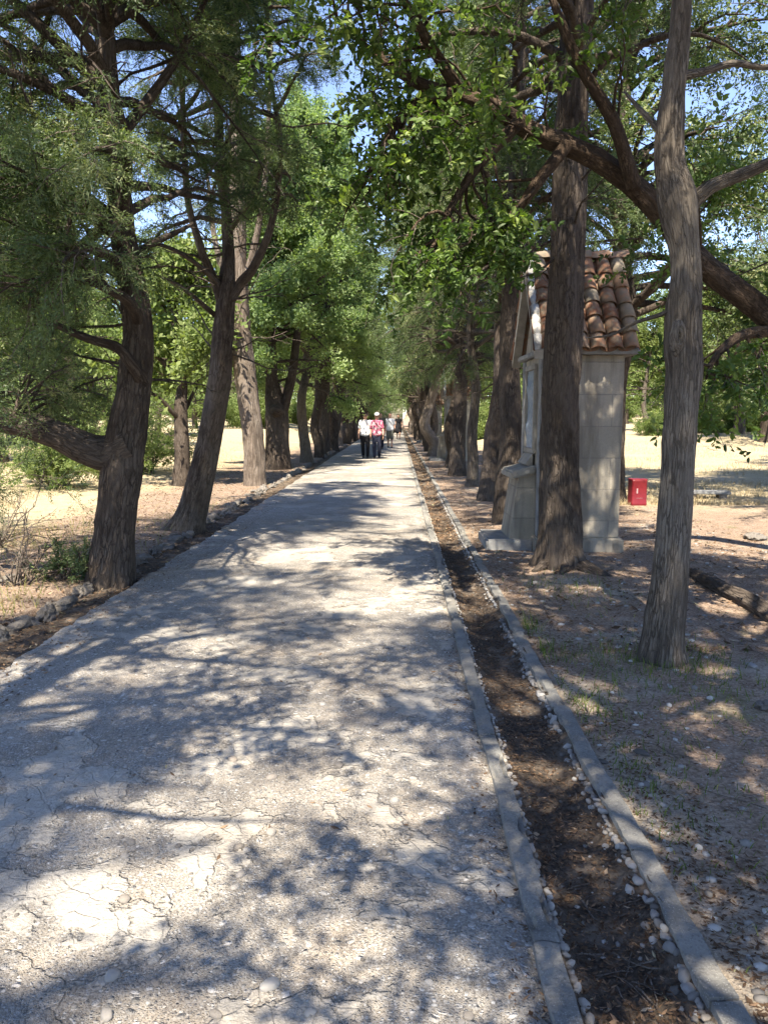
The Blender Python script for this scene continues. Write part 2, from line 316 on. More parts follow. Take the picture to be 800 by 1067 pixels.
def trunk_tube(mb, pts, rad, seed, nseg=32, step=.05, flute=.09, ridge=.010, flare=.55, roots=5, mat=0, lump=.05):
    """one continuous limb: fluted, ridged bark, flared foot"""
    C, r, u = resample(pts, rad, step); T, N, B = frames(C); th = np.linspace(0, 2*PI, nseg, endpoint=False)
    rg = rng_(seed); ph = rg.uniform(0, 6.28, 8); U = u[:, None]; A = th[None, :]
    k = 1+flute*(.6*np.sin(2*A+ph[0]+U*.7)+.5*np.sin(3*A+ph[1]-U*.9)+.35*np.sin(5*A+ph[2]+U*1.3))
    if flare: k = k+flare*np.exp(-U/.16)*(.35+.65*np.maximum(0, np.cos(roots*A+ph[3]))**1.5)+flare*.28*np.exp(-U/.55)
    rr = r[:, None]*k; rm = float(np.mean(rad))
    ux, uy = np.cos(A)*np.ones_like(U), np.sin(A)*np.ones_like(U)
    q = np.stack([ux*rm*9, uy*rm*9, U*1.5*np.ones_like(A)], -1); rr = rr*(1+lump*fbm(q+seed, seed, 3))
    q = np.stack([ux*rm*24, uy*rm*24, U*3.6*np.ones_like(A)], -1); rid = 1-2*np.abs(vnoise(q+seed*3, seed+5)); rr = rr+ridge*rid*np.minimum(1, r[:, None]/.1)
    V = C[:, None, :]+rr[..., None]*(ux[..., None]*N[:, None, :]+uy[..., None]*B[:, None, :])
    n, m = len(C), nseg; i = np.arange(n-1)[:, None]; j = np.arange(m)[None, :]; j2 = (j+1) % m
    F = np.stack([i*m+j, i*m+j2, (i+1)*m+j2, (i+1)*m+j], -1).reshape(-1, 4)
    bk = np.stack([ux*r[:, None], uy*r[:, None], U*np.ones_like(A)], -1)+rg.uniform(0, 20, 3)
    V = V.reshape(-1, 3); bk = bk.reshape(-1, 3)
    V = np.vstack([V, C[-1]+T[-1]*r[-1]*.5]); bk = np.vstack([bk, bk[-1]]); e = len(V)-1
    cap = np.stack([(n-1)*m+np.arange(m), (n-1)*m+(np.arange(m)+1) % m, np.full(m, e), np.full(m, e)], 1)
    mb.add(V, np.vstack([F, cap]), mat, bk)
def batch_tubes(mb, P, r0, r1, nseg=4, mat=0, pw=1.0):
    """many thin branches of equal point count: P (B,K,3)"""
    Bn, K, _ = P.shape
    if Bn == 0: return
    T = nrm(np.gradient(P, axis=1)); a = np.where(np.abs(T[:, :, 2:3]) > .85, np.array([1.0, 0, 0]), np.array([0, 0, 1.0]))
    N = nrm(np.cross(T, a)); Bv = np.cross(T, N); t = np.linspace(0, 1, K)[None, :]**pw
    r = (np.asarray(r0)[:, None]*(1-t)+np.asarray(r1)[:, None]*t); th = np.linspace(0, 2*PI, nseg, endpoint=False)
    V = P[:, :, None, :]+r[:, :, None, None]*(np.cos(th)[None, None, :, None]*N[:, :, None, :]+np.sin(th)[None, None, :, None]*Bv[:, :, None, :])
    b = np.arange(Bn)[:, None, None]*K*nseg; i = np.arange(K-1)[None, :, None]; j = np.arange(nseg)[None, None, :]; j2 = (j+1) % nseg
    F = np.stack([b+i*nseg+j, b+i*nseg+j2, b+(i+1)*nseg+j2, b+(i+1)*nseg+j], -1).reshape(-1, 4)
    mb.add(V.reshape(-1, 3), F, mat)
def grow(rg, starts, dirs, lens, K=7, droop=.0, wob=.16, lift=.0):
    B = len(starts); P = np.zeros((B, K, 3)); P[:, 0] = starts; d = nrm(np.asarray(dirs, float)); st = (np.asarray(lens)/(K-1))[:, None]
    for i in range(1, K):
        f = i/(K-1); d = nrm(d+rg.normal(0, wob, (B, 3))+np.array([0, 0, -1.0])*droop*f+np.array([0, 0, 1.0])*lift*f); P[:, i] = P[:, i-1]+d*st
    return P
def along(P, b, t):
    K = P.shape[1]; x = np.clip(t, 0, .9999)*(K-1); i = x.astype(int); f = (x-i)[:, None]
    p = P[b, i]*(1-f)+P[b, i+1]*f; return p, nrm(P[b, i+1]-P[b, i])
def offshoots(rg, P, per, t0, t1, spread=(.5, 1.1), flat=1.0):
    B = len(P); b = np.repeat(np.arange(B), per); t = t0+(t1-t0)*((np.tile(np.arange(per), B)+rg.uniform(0, 1, B*per))/per)
    p, tan = along(P, b, t); q = rg.normal(0, 1, (B*per, 3)); q[:, 2] *= flat; q = nrm(q-tan*np.sum(q*tan, 1)[:, None])
    s = rg.uniform(*spread, (B*per, 1)); return p, nrm(tan+q*s), b, t

# ------------------------------------------------------------------ foliage templates
def kite(p, d, side, L, w):
    return [p, p+d*L*.45+side*w*.5, p+d*L, p+d*L*.45-side*w*.5]
def tpl_cypress(seed, wid=.025, dens=1.1, sub=6):
    """feathery drooping spray: stem, side shoots, short scale-leaf twigs on each"""
    rg = rng_(seed); V = []; n = int(11*dens)
    for i in range(n):
        t = (i+.4)/n; c = np.array([t*.9, 0, -.22*t*t])+rg.normal(0, .015, 3); sgn = 1 if i % 2 else -1; ang = rg.uniform(.45, 1.05)
        d = nrm(np.array([math.cos(ang), sgn*math.sin(ang), rg.normal(-.12, .35)])); L = .40*(1-.55*t)*rg.uniform(.65, 1.2); pr = nrm(np.cross(d, rg.normal(0, 1, 3)))
        for k in range(sub):
            o = k/sub; sg = 1 if k % 2 else -1; dd = nrm(d+pr*sg*(.75 if k else .0)*rg.uniform(.6, 1.2)+np.array([0, 0, -.12])+rg.normal(0, .14, 3)); q = nrm(np.cross(dd, rg.normal(0, 1, 3)))
            V.append(kite(c+d*L*o, dd, q, L*(.62 if k == 0 else .36)*rg.uniform(.75, 1.15), wid*rg.uniform(.75, 1.3)))
    return np.array(V).reshape(-1, 3), np.arange(len(V)*4).reshape(-1, 4)
def tpl_leaves(seed, n=12, L=.30, w=.15, spread=1.0):
    rg = rng_(seed); V = []; F = []
    for i in range(n):
        t = (i+.5)/n; p = np.array([t, 0, 0])+rg.normal(0, .03, 3)
        a = rg.uniform(0, 6.28); d = nrm(np.array([rg.uniform(.2, 1.0), math.cos(a)*spread, math.sin(a)*spread*.8-.15])); up = nrm(rg.normal(0, .5, 3)+np.array([0, 0, 1.0]))
        s = nrm(np.cross(d, up)); u = np.cross(s, d); l = L*rg.uniform(.65, 1.2); ww = w*rg.uniform(.8, 1.2); b = len(V)
        V += [p, p+d*l*.3+s*ww*.46+u*ww*.16, p+d*l*.68+s*ww*.40+u*ww*.12, p+d*l-u*l*.08, p+d*l*.68-s*ww*.40+u*ww*.12, p+d*l*.3-s*ww*.46+u*ww*.16]
        F += [[b, b+1, b+2, b+3], [b, b+3, b+4, b+5]]
    return np.array(V), np.array(F)
def tpl_clump(seed, n=26, L=.24, w=.14):
    rg = rng_(seed); V = []
    for i in range(n):
        p = rg.normal(0, .30, 3); d = nrm(rg.normal(0, 1, 3)+p); s = nrm(np.cross(d, rg.normal(0, 1, 3))); V.append(kite(p, d, s, L*rg.uniform(.6, 1.3), w*rg.uniform(.7, 1.2)))
    return np.array(V).reshape(-1, 3), np.arange(n*4).reshape(-1, 4)
TC = [tpl_cypress(10+i) for i in range(6)]
TC_FAR = [tpl_cypress(30+i, .060, .75, 3) for i in range(4)]
TL = [tpl_leaves(50+i) for i in range(6)]
TL_S = [tpl_leaves(60+i, 14, .26, .10) for i in range(4)]
TCL = [tpl_clump(70+i) for i in range(5)]
def scatter(mb, rg, tpls, pos, dirs, scale, mat=0, tint=(.5, .2), clumpn=1.0, rollz=True):
    """place foliage templates, x axis along dirs, up roughly +z"""
    n = len(pos)
    if n == 0: return
    d = nrm(np.asarray(dirs, float)); up = np.array([0, 0, 1.0])+rg.normal(0, .55, (n, 3)); s = nrm(np.cross(up, d)); u = np.cross(d, s)
    scl = scale*rg.uniform(.65, 1.3, n); base = np.clip(tint[0]+rg.normal(0, tint[1], n)+clumpn*.35*vnoise(np.asarray(pos)*1.3, 91), 0, 1); which = rg.integers(0, len(tpls), n)
    for k, (tv, tf) in enumerate(tpls):
        ix = np.where(which == k)[0]
        if not len(ix): continue
        V = pos[ix][:, None, :]+scl[ix][:, None, None]*(tv[None, :, 0:1]*d[ix][:, None, :]+tv[None, :, 1:2]*s[ix][:, None, :]+tv[None, :, 2:3]*u[ix][:, None, :])
        F = (tf[None]+(np.arange(len(ix))*len(tv))[:, None, None]).reshape(-1, 4)
        tt = np.clip(base[ix][:, None]+rg.normal(0, .06, (len(ix), len(tv))), 0, 1)
        mb.add(V.reshape(-1, 3), F, mat, None, tt.reshape(-1))

# ------------------------------------------------------------------ ground level
def gz(x, y):
    x = np.asarray(x, float); y = np.asarray(y, float); r = np.hypot(x, y); w = sstep(3.5, 9, np.abs(x+.95))
    z = w*.021*np.maximum(0, r-14)+w*.35*fbm(np.stack([x*.06, y*.06, 0*x], -1), 3, 2)*sstep(10, 40, r)
    z = z-.10*sstep(-3.0, -6.5, x)*(1-sstep(14, 22, r))
    return z+.018*fbm(np.stack([x*1.7, y*1.7, 0*x], -1), 5, 3)
def g1(x, y): return float(gz(np.array([x]), np.array([y]))[0])

def grid(xs, ys, zf, flip=False):
    X, Y = np.meshgrid(xs, ys); Z = zf(X, Y); V = np.stack([X, Y, Z], -1).reshape(-1, 3); m = len(xs); i = np.arange(len(ys)-1)[:, None]; j = np.arange(m-1)[None, :]
    return V, np.stack([i*m+j, i*m+j+1, (i+1)*m+j+1, (i+1)*m+j], -1).reshape(-1, 4)
def gspace(a, b, s0, k):
    out = [a]; s = s0
    while out[-1] < b: out.append(out[-1]+s); s *= k
    return np.array(out)
def zg(X, Y):
    w = sstep(-2.97, -2.82, X)*(1-sstep(.83, .905, X)); w = w*(1-sstep(94, 95, Y))
    return gz(X, Y)*(1-w)-.22*w
xs = np.concatenate([-gspace(6, 400, .3, 1.16)[::-1], np.arange(-5.9, -3.0, .12), np.linspace(-3.0, -2.8, 6), np.linspace(-2.6, .7, 6), np.linspace(.82, .94, 8), np.arange(.98, 5.5, .055), gspace(5.6, 400, .12, 1.15)])
ys = np.concatenate([np.linspace(-60, 0, 14), np.arange(1, 12, .06), gspace(12, 500, .1, 1.045)])
mb = MB(); mb.add(*grid(xs, ys, zg)); tag(mb.build('ground', M['ground']), kind='structure')

# ------------------------------------------------------------------ avenue, kerbs, gutters
yr = np.concatenate([np.linspace(-10, 1.2, 10), np.arange(1.3, 9, .035), gspace(9, 95, .04, 1.03)]); yr = yr[yr < 95.5]
def zroad(X, Y):
    a = .010*fbm(np.stack([X*1.1, Y*1.1, 0*X], -1), 21, 4)+.005*fbm(np.stack([X*9, Y*9, 0*X], -1), 22, 3)
    return a+.012*(1-((X+1.0)/1.45)**2)-.016*sstep(.34, .415, X)
t = np.linspace(0, 1, 82)
def left_edge(y): return -2.47+.035*fbm(np.stack([0*y, y*2.2, 0*y], -1), 31, 4)+.035*fbm(np.stack([0*y+4, y*8, 0*y], -1), 33, 3)-.006*np.clip(y-12, 0, 40)
X = left_edge(yr)[:, None]*(1-t)+.424*t; Y = yr[:, None]*np.ones_like(t); Z = zroad(X, Y)
X = np.hstack([X[:, :1], X]); Y = np.hstack([Y[:, :1], Y]); Z = np.hstack([Z[:, :1]-.22, Z]); m = X.shape[1]
i = np.arange(len(yr)-1)[:, None]; j = np.arange(m-1)[None, :]
mb = MB(); mb.add(np.stack([X, Y, Z], -1), np.stack([i*m+j, i*m+j+1, (i+1)*m+j+1, (i+1)*m+j], -1)); tag(mb.build('road', M['road']), kind='structure')

def kerb(name, x0, x1, top, seed, y0=-4, y1=95):
    rg = rng_(seed); mb = MB(); y = y0
    while y < y1:
        L = rg.uniform(.7, 1.5) if y < 30 else 5; st = .04 if y < 12 else .5; ye = min(y+L, y1); n = max(3, int((ye-y)/st)); yy = np.linspace(y+.004, ye-.004, n)
        ox, oz = rg.normal(0, .003 if x0 < .6 else .008), rg.normal(0, .004)+(.004 if x0 < .6 else 0); c = .004
        prof = np.array([[x0, -.22], [x0+.002, top-.06], [x0+.003, top-c], [x0+c, top], [x0*.67+x1*.33, top+.003], [x0*.33+x1*.67, top+.003], [x1-c, top], [x1-.003, top-c], [x1-.002, top-.06], [x1, -.22]]); K = len(prof)
        V = np.zeros((n, K, 3)); V[..., 0] = prof[:, 0]+ox; V[..., 1] = yy[:, None]; V[..., 2] = prof[:, 1]+oz
        nz = fbm(V*np.array([14, 7, 14]), seed, 4)[..., None]; V[..., 0:1] += .012*nz; V[..., 2:3] += .012*fbm(V*np.array([20, 11, 20])+9, seed+3, 3)[..., None]*(prof[:, 1] > -.1)[None, :, None]
        ch = sstep(.45, .75, vnoise(np.stack([0*yy, yy*5, 0*yy], -1), seed+8)); V[:, 3, 2] -= .02*ch; V[:, 3, 0] += .016*ch; V[:, 2, 2] -= .012*ch; c2_ = sstep(.4, .7, vnoise(np.stack([0*yy+3, yy*4, 0*yy], -1), seed+9)); V[:, 6, 2] -= .018*c2_; V[:, 6, 0] -= .02*c2_
        i = np.arange(n-1)[:, None]; j = np.arange(K-1)[None, :]; F = np.stack([i*K+j, (i+1)*K+j, (i+1)*K+j+1, i*K+j+1], -1).reshape(-1, 4)[:, ::-1]
        e = [[b, b+k, b+k+1, b+k+1] for b in (0, (n-1)*K) for k in range(1, K-1)]
        mb.add(V.reshape(-1, 3), np.vstack([F, e])); y = ye
    ko = mb.build(name, M['kerb'], smooth=True); ko.data.set_sharp_from_angle(angle=R(32)); tag(ko, kind='structure')
kerb('road_kerb', .400, .480, .012, 41); kerb('outer_kerb', .828, .913, .016, 43)
def zsoil(X, Y): return -.066+.026*fbm(np.stack([X*4, Y*2.2, 0*X], -1), 51, 4)+.016*fbm(np.stack([X*22, Y*22, 0*X], -1), 52, 3)+.055*np.abs((X-.65)/.17)**2.5
mb = MB(); mb.add(*grid(np.linspace(.47, .84, 26), np.concatenate([np.arange(-3, 10, .03), gspace(10, 95, .05, 1.05)]), zsoil)); tag(mb.build('gutter', M['soil']), kind='structure')
def zsoil2(X, Y): return -.05+.035*fbm(np.stack([X*3, Y*2.2, 0*X], -1), 61, 4)+.014*fbm(np.stack([X*18, Y*18, 0*X], -1), 62, 3)
mb = MB(); mb.add(*grid(np.linspace(-3.02, -2.40, 22), np.concatenate([np.arange(-3, 14, .04), gspace(14, 95, .08, 1.06)]), zsoil2)); tag(mb.build('verge', M['soil']), kind='structure')

# stairs where the avenue ends
mb = MB(); n = 22
for k in range(n):
    y0, z0, z1 = 95+k*.9, k*.16, (k+1)*.16
    mb.add([[-2.6, y0, z0-.3], [.6, y0, z0-.3], [.6, y0, z1], [-2.6, y0, z1]], [0, 1, 2, 3]); mb.add([[-2.6, y0, z1], [.6, y0, z1], [.6, y0+.9, z1], [-2.6, y0+.9, z1]], [0, 1, 2, 3])
for x0 in (-2.6, .6): mb.add([[x0, 95, -.3], [x0, 95+n*.9, -.3], [x0, 95+n*.9, n*.16], [x0, 95, .0]], [0, 1, 2, 3])
tag(mb.build('stone_stairs', M['rock'], smooth=False), 'long flight of pale stone stairs closing the far end of the avenue', 'stairs')

# ------------------------------------------------------------------ stones
def rock_mesh(name, seed, mat, flat=.6, sub=3, rough=.18, freq=2.0, long_=1.0):
    bm = bmesh.new(); bmesh.ops.create_icosphere(bm, subdivisions=sub, radius=1.0); V = np.array([v.co[:] for v in bm.verts])
    V = V*(1+rough*fbm(V*freq+seed, seed, 3)[:, None])*np.array([long_, 1, flat])
    for v, c in zip(bm.verts, V): v.co = c
    for f in bm.faces: f.smooth = True
    me = bpy.data.meshes.new(name); bm.to_mesh(me); bm.free(); me.materials.append(mat); return me
def put(name, me, loc, s, rot, label, cat, group):
    o = bpy.data.objects.new(name, me); COL.objects.link(o); o.location = loc; o.scale = s if isinstance(s, tuple) else (s, s, s); o.rotation_euler = rot; return tag(o, label, cat, group)
PB = [rock_mesh('pebble', 100+i, M['pebble'], .55+.08*i, 3, .30, 1.1+.12*i, 1.05+.12*i) for i in range(5)]
PD = [rock_mesh('pebble', 110+i, M['pebble_dull'], .55+.08*i, 3, .30, 1.2+.12*i, 1.05+.12*i) for i in range(5)]
rg = rng_(7); extra = []
def pebble_line(x0, side, ymax, n_max, me, lo, hi, second, label, group):
    y, n = 1.72, 0
    while y < 16:
        sz = lo+(hi-lo)*rg.random()**1.7
        for row in range(2):
            if row and rg.random() > second: continue
            q = sz*(1 if row == 0 else .8); x = x0+side*(q*.9+row*sz*2.0)+rg.normal(0, .003); yy = y+row*rg.normal(0, .01); z = float(zsoil(np.array(x), np.array(yy)))+q*(.42 if row == 0 else .2)
            if yy < ymax and n < n_max and rg.random() < .95: put('pebble', me[rg.integers(5)], (x, yy, z), q, tuple(rg.normal(0, .45, 3)+np.array([0, 0, rg.uniform(0, 6)])), label, 'pebble', group); n += 1
            elif yy >= ymax: extra.append((x, yy, z, q))
        y += sz*2.05*(1 if rg.random() > .06 else 2.5)
pebble_line(.822, -1, 6.2, 200, PB, .009, .0185, .42, 'rounded pale pebble bedded along the inner foot of the outer kerb', 'pale pebbles along the outer kerb')
pebble_line(.484, 1, 3.6, 98, PD, .007, .0145, .12, 'small dull pebble bedded along the road kerb inside the gutter', 'dull pebbles along the road kerb')
for k in range(64):                                   # stones working loose from the road surface
    y = 1.8+rg.random()**1.6*2.6; x = rg.uniform(-1.15, .3)*(.6+.25*y/2); s = rg.uniform(.008, .019)
    if x < -2.3 or x > .36: continue
    put('road_stone', PD[rg.integers(5)], (x, y, float(zroad(np.array(x), np.array(y)))+s*.12), s, (0, 0, rg.uniform(0, 6)), 'smooth beach stone set flush in the worn concrete road', 'stone', 'stones in the road surface')
RK = [rock_mesh('edging_stone', 120+i, M['rock'], .6+.08*i, 4, .75, 1.7+.3*i, 1.2) for i in range(5)]
y = 3.6
while y < 34:
    L = rg.uniform(.06, .17)*(1 if y < 12 else 1.7); x = -2.90+rg.normal(0, .035)-.006*max(0, y-12)
    put('edging_stone', RK[rg.integers(5)], (x, y+L, -.055+rg.normal(0, .015)), (L*.9, rg.uniform(.06, .12), rg.uniform(.07, .11)), (rg.normal(0, .1), rg.normal(0, .1), PI/2+rg.normal(0, .15)), 'rough grey edging stone in the broken line along the left verge', 'stone', 'edging stones along the left verge')
    y += L*2*.95+(.2 if rg.random() < .2 else 0)
k = 0
for (px, py, s, lab) in ((628, 792, .025, 'white stone below the leaning grey trunk, nearest the kerb'), (797, 735, .05, 'long pale stone at the far right edge of the dirt'), (668, 783, .03, 'flat buff stone on the dirt beside the kerb'), (12, 606, .09, 'pale boulder half buried left of the forked trunk'), (716, 742, .02, 'little white stone at the foot of the leaning grey trunk'), (785, 560, .16, 'low weathered rock on the litter right of the leaning trunk'), (782, 693, .04, 'buff stone on dirt right of the leaning trunk')):
    dep = math.atan((py-533.5)/FPX)+PITCH; Y = CAM_H/math.tan(dep); p = at(px, py, Y)
    put('loose_stone', RK[k % 5] if s > .04 else PB[k % 5], (p[0], p[1], g1(p[0], p[1])+s*.2), (s, s*.75, s*.6), (0, 0, rg.uniform(0, 3)), lab, 'stone', 'loose stones on the dirt'); k += 1

# ------------------------------------------------------------------ trees
SPP = {
 'cypress': dict(tpl=TC, leaf='cypress', scale=.33, droop=.13, tint=(.45, .18)),
 'cypress_far': dict(tpl=TC_FAR, leaf='cypress', scale=.55, droop=.10, tint=(.5, .2)),
 'pale': dict(tpl=TC_FAR, leaf='cypress_pale', scale=.50, droop=.08, tint=(.5, .22)),
 'pale2': dict(tpl=TCL, leaf='cypress_pale', scale=.40, droop=.06, tint=(.55, .25)),
 'oak': dict(tpl=TL, leaf='oak', scale=.27, droop=.12, tint=(.45, .2)),
 'scrub': dict(tpl=TCL, leaf='olive', scale=.55, droop=.05, tint=(.5, .2)),
}
def poly_at(pts, z):
    P = np.asarray(pts, float); return np.array([np.interp(z, P[:, 2], P[:, 0]), np.interp(z, P[:, 2], P[:, 1]), z])
GAP = dict(f=.95, lo=-.30, hi=-.06)
def clump(rg, p, seed=77):
    return rg.random(len(p)) < sstep(GAP['lo'], GAP['hi'], fbm(np.asarray(p)*GAP['f'], seed, 2))
def crown_on(tree, cr, bark, pts, rg, sp, n, h0, h1, Lmax, shape=.7, el=(.15, .6), sec=9, spr=4, seclen=.42, az=None, skip=None, bare=.3, lowlen=.75, dead=0, twig=None):
    """primaries from the trunk line, secondaries on them, sprays on those"""
    S = SPP[sp]
    hs = h0+(h1-h0)*np.sort(rg.uniform(0, 1, n))**.95; f = (hs-h0)/(h1-h0)
    L = Lmax*(lowlen+(1-lowlen)*np.minimum(1, f/.25))*(1-f*.86)**shape*rg.uniform(.65, 1.15, n)
    a = np.arange(n)*2.4+rg.normal(0, .4, n) if az is None else az[0]+rg.uniform(-1, 1, n)*az[1]
    e = rg.uniform(el[0], el[1], n)+.35*f; st = np.array([poly_at(pts, z) for z in hs]); d = np.stack([np.cos(a)*np.cos(e), np.sin(a)*np.cos(e), np.sin(e)], 1)
    P = grow(rg, st, d, L, 8, S['droop'], .13)
    if skip is not None:
        keep = np.array([not skip(p) for p in P]); P, L = P[keep], L[keep]
    batch_tubes(tree, P, .016+.020*L, np.full(len(P), .006), 6)
    p, dd, b, t_ = offshoots(rg, P, sec, bare, 1.0, (.45, 1.2), .7)
    l2 = L[b]*seclen*(1.15-.75*t_)*rg.uniform(.5, 1.2, len(b))+.08; Q = grow(rg, p, dd, l2, 5, S['droop']*1.6, .18)
    if skip is not None:
        keep = np.array([not skip(q) for q in Q]); Q = Q[keep]
    g_ = clump(rg, Q[:, -1]) | (rg.random(len(Q)) < .08); bareQ = Q[~g_]; bareQ = bareQ[::2]; Q = Q[g_]
    batch_tubes(cr, Q, np.full(len(Q), .008), np.full(len(Q), .003), 4, 1); batch_tubes(tree, bareQ, np.full(len(bareQ), .006), np.full(len(bareQ), .002), 4)
    sp_, sd, b2, t2 = offshoots(rg, Q, spr+3, .15, 1.0, (.2, .9), .7); sd[:, 2] -= S['droop']*1.2
    scatter(cr, rg, S['tpl'], sp_, sd, S['scale'], 0, S['tint'])
    tips, td, _, _ = offshoots(rg, P, 3, .6, 1.0, (.2, .8)); g_ = clump(rg, tips); tips, td = tips[g_], td[g_]; scatter(cr, rg, S['tpl'], tips, td, S['scale'], 0, S['tint'])
    if dead:
        hs = rg.uniform(h0*.6, h0+(h1-h0)*.5, dead); a = rg.uniform(0, 6.28, dead) if az is None else az[0]+rg.uniform(-1, 1, dead)*az[1]; e = rg.uniform(-.3, .5, dead)
        P = grow(rg, np.array([poly_at(pts, z) for z in hs]), np.stack([np.cos(a)*np.cos(e), np.sin(a)*np.cos(e), np.sin(e)], 1), rg.uniform(.5, 1.9, dead), 7, .02, .2); batch_tubes(tree, P, np.full(dead, .016), np.full(dead, .004), 5)
        p, dd, b, t_ = offshoots(rg, P, 4, .25, 1.0, (.5, 1.2)); Q = grow(rg, p, dd, rg.uniform(.15, .6, len(p)), 5, .04, .25); batch_tubes(tree, Q, np.full(len(Q), .006), np.full(len(Q), .002), 4)
def finish(name, label, cat, loc, tr, cr, bark, leaf, group=None):
    root = empty(name, loc); tag(root, label, cat, group)
    for mbx in (tr, cr):
        if mbx is None: continue
        for k in range(len(mbx.v)): mbx.v[k] = mbx.v[k]-np.asarray(loc)
    tr.build('trunk', M[bark], root)
    if cr is not None and cr.n: cr.build('crown', [M[leaf], M['twig']], root, smooth=(1,))
    return root
def line(Y, *pp):
    """(px, py, radius[, Y]) seen through the camera -> points, radii"""
    P = [at(q[0], q[1], q[3] if len(q) > 3 else Y) for q in pp]; return np.array(P), [q[2] for q in pp]
CAMP = np.array([0, 0, CAM_H])
def seen(p):
    d = p-CAMP; z = d@CF; return (np.abs(d@CR) < z*.53) & (np.abs(d@CU) < z*.70) & (z > .1)
def proj(p):
    d = p-CAMP; z = np.maximum(d@CF, .05); return 400+FPX*(d@CR)/z, 533.5-FPX*(d@CU)/z
def hits(P, x0, x1, y0, y1, far=99):
    u, v = proj(P); return bool(np.any((u > x0) & (u < x1) & (v > y0) & (v < y1) & (P[:, 1] < far)))
def near_view(lim):
    """branches must not hang in front of the lens nearer than lim"""
    def f(P):
        s = seen(P); return bool(np.any(s & (P[:, 1] < lim)))
    return f
def root_line(pts, rad):
    p = pts.copy(); p[0, 2] = g1(p[0, 0], p[0, 1])-.12; return p, rad

# --- first tree on the left: reddish, forked with a heavy low bough
GAP.update(f=1.0, lo=-.50, hi=-.22)
rg = rng_(201); tr, cr = MB(), MB()
P, r = root_line(*line(7.2, (115, 606, .225), (122, 540, .20), (130, 470, .205), (139, 400, .165), (143, 340, .145), (131, 265, .13), (122, 190, .12), (114, 100, .105), (108, 0, .095), (104, -150, .08), (108, -330, .05), (112, -480, .02)))
r = [v*.8 for v in r]; trunk_tube(tr, P, r, 201, 84, .03, .10, .017, .45, 5)
for q, rr, s_ in ((((138, 462, .17), (112, 472, .165), (88, 466, .15, 7.1), (55, 451, .125, 7.0), (15, 440, .11, 6.9), (-60, 425, .085, 6.8), (-150, 380, .05, 6.7), (-230, 300, .02, 6.6)), None, 1),
                  (((150, 400, .06), (138, 380, .055, 7.0), (122, 362, .045, 6.9), (90, 352, .035, 6.8), (40, 330, .02, 6.7)), None, 2),
                  (((125, 235, .075), (95, 212, .07, 7.1), (60, 190, .06, 7.0), (10, 140, .05, 6.9), (-60, 90, .03, 6.8)), None, 3),
                  (((146, 340, .05), (135, 315, .045, 6.8), (110, 300, .035, 6.5), (70, 280, .02, 6.2)), None, 4),
                  (((118, 150, .05), (150, 110, .045, 7.5), (185, 60, .035, 7.7), (215, 0, .02, 7.9)), None, 5)):
    PP, RR = line(7.2, *q); trunk_tube(tr, PP, RR, 210+s_, 22, .04, .07, .008, 0, 0, 0, .09)
    L2 = PP[2:]
    st = np.array([L2[i] for i in range(len(L2)) for _ in range(9 if s_ < 5 else 5)]); d = nrm(rg.normal(0, 1, (len(st), 3))+np.array([-.3, -.1, .4])); Q = grow(rg, st, d, rg.uniform(.5, 1.4, len(st)), 6, .12, .16)
    bad = lambda x: near_view(3.2)(x) or hits(x, -50, 230, 425 if s_ > 1 else 450, 900) or hits(x, 88, 180, 300, 700, 7.35)
    Q = Q[[not bad(x) for x in Q]]; batch_tubes(tr, Q, np.full(len(Q), .018), np.full(len(Q), .005), 5)
    p, dd, b, t_ = offshoots(rg, Q, 7, .25, 1.0); Q2 = grow(rg, p, dd, rg.uniform(.2, .55, len(p)), 5, .2, .18); Q2 = Q2[[not bad(x) for x in Q2]]; batch_tubes(cr, Q2, np.full(len(Q2), .008), np.full(len(Q2), .003), 4, 1)
    p, dd, b, t_ = offshoots(rg, Q2, 4, .15, 1.0, (.2, .9)); dd[:, 2] -= .15; scatter(cr, rg, TC, p, dd, .34, 0, (.5, .18))
crown_on(tr, cr, None, P, rg, 'cypress', 165, 2.6, 10.0, 2.6, .6, (.0, .5), 9, 4, .42, None, lambda q: bool(np.any(seen(q) & ((q[:, 1] < 4.0) | (q[:, 0] > -1.6)))) or hits(q, -50, 200, 425, 900) or hits(q, 88, 185, 290, 700, 7.4) or hits(q, 178, 330, 250, 700), .3, .85, 16)
finish('cypress_tree', 'reddish cypress forked low with a heavy bough reaching left, nearest on the left verge', 'tree', P[0], tr, cr, 'bark_red', 'cypress')

# --- second on the left: leaning, splitting into three stems
rg = rng_(202); tr, cr = MB(), MB()
P, r = root_line(*line(10.6, (193, 555, .24), (204, 520, .20), (218, 455, .185), (228, 400, .18), (232, 352, .165), (235, 315, .145), (238, 250, .085), (229, 150, .065), (226, 0, .052), (222, -150, .04), (220, -300, .02)))
r = [v*.84 for v in r]; trunk_tube(tr, P, r, 202, 72, .035, .10, .015, .7, 4)
lims = [((234, 318, .085), (222, 290, .058, 10.5), (208, 255, .048, 10.3), (195, 200, .04, 10.2), (190, 90, .032, 10.1), (186, -60, .02, 10.0)),
        ((236, 315, .09), (250, 296, .068, 10.6), (266, 275, .058, 10.5), (284, 228, .046, 10.4), (292, 150, .036, 10.4), (281, 70, .028, 10.4), (276, -60, .02, 10.4)),
        ((232, 300, .04), (205, 275, .03, 10.2), (175, 258, .022, 10.0), (140, 250, .01, 9.8)), ((240, 240, .04), (262, 205, .03, 10.3), (275, 170, .02, 10.2), (300, 140, .008, 10.0)), ((226, 330, .035), (190, 300, .026, 10.2), (160, 285, .012, 9.9))]
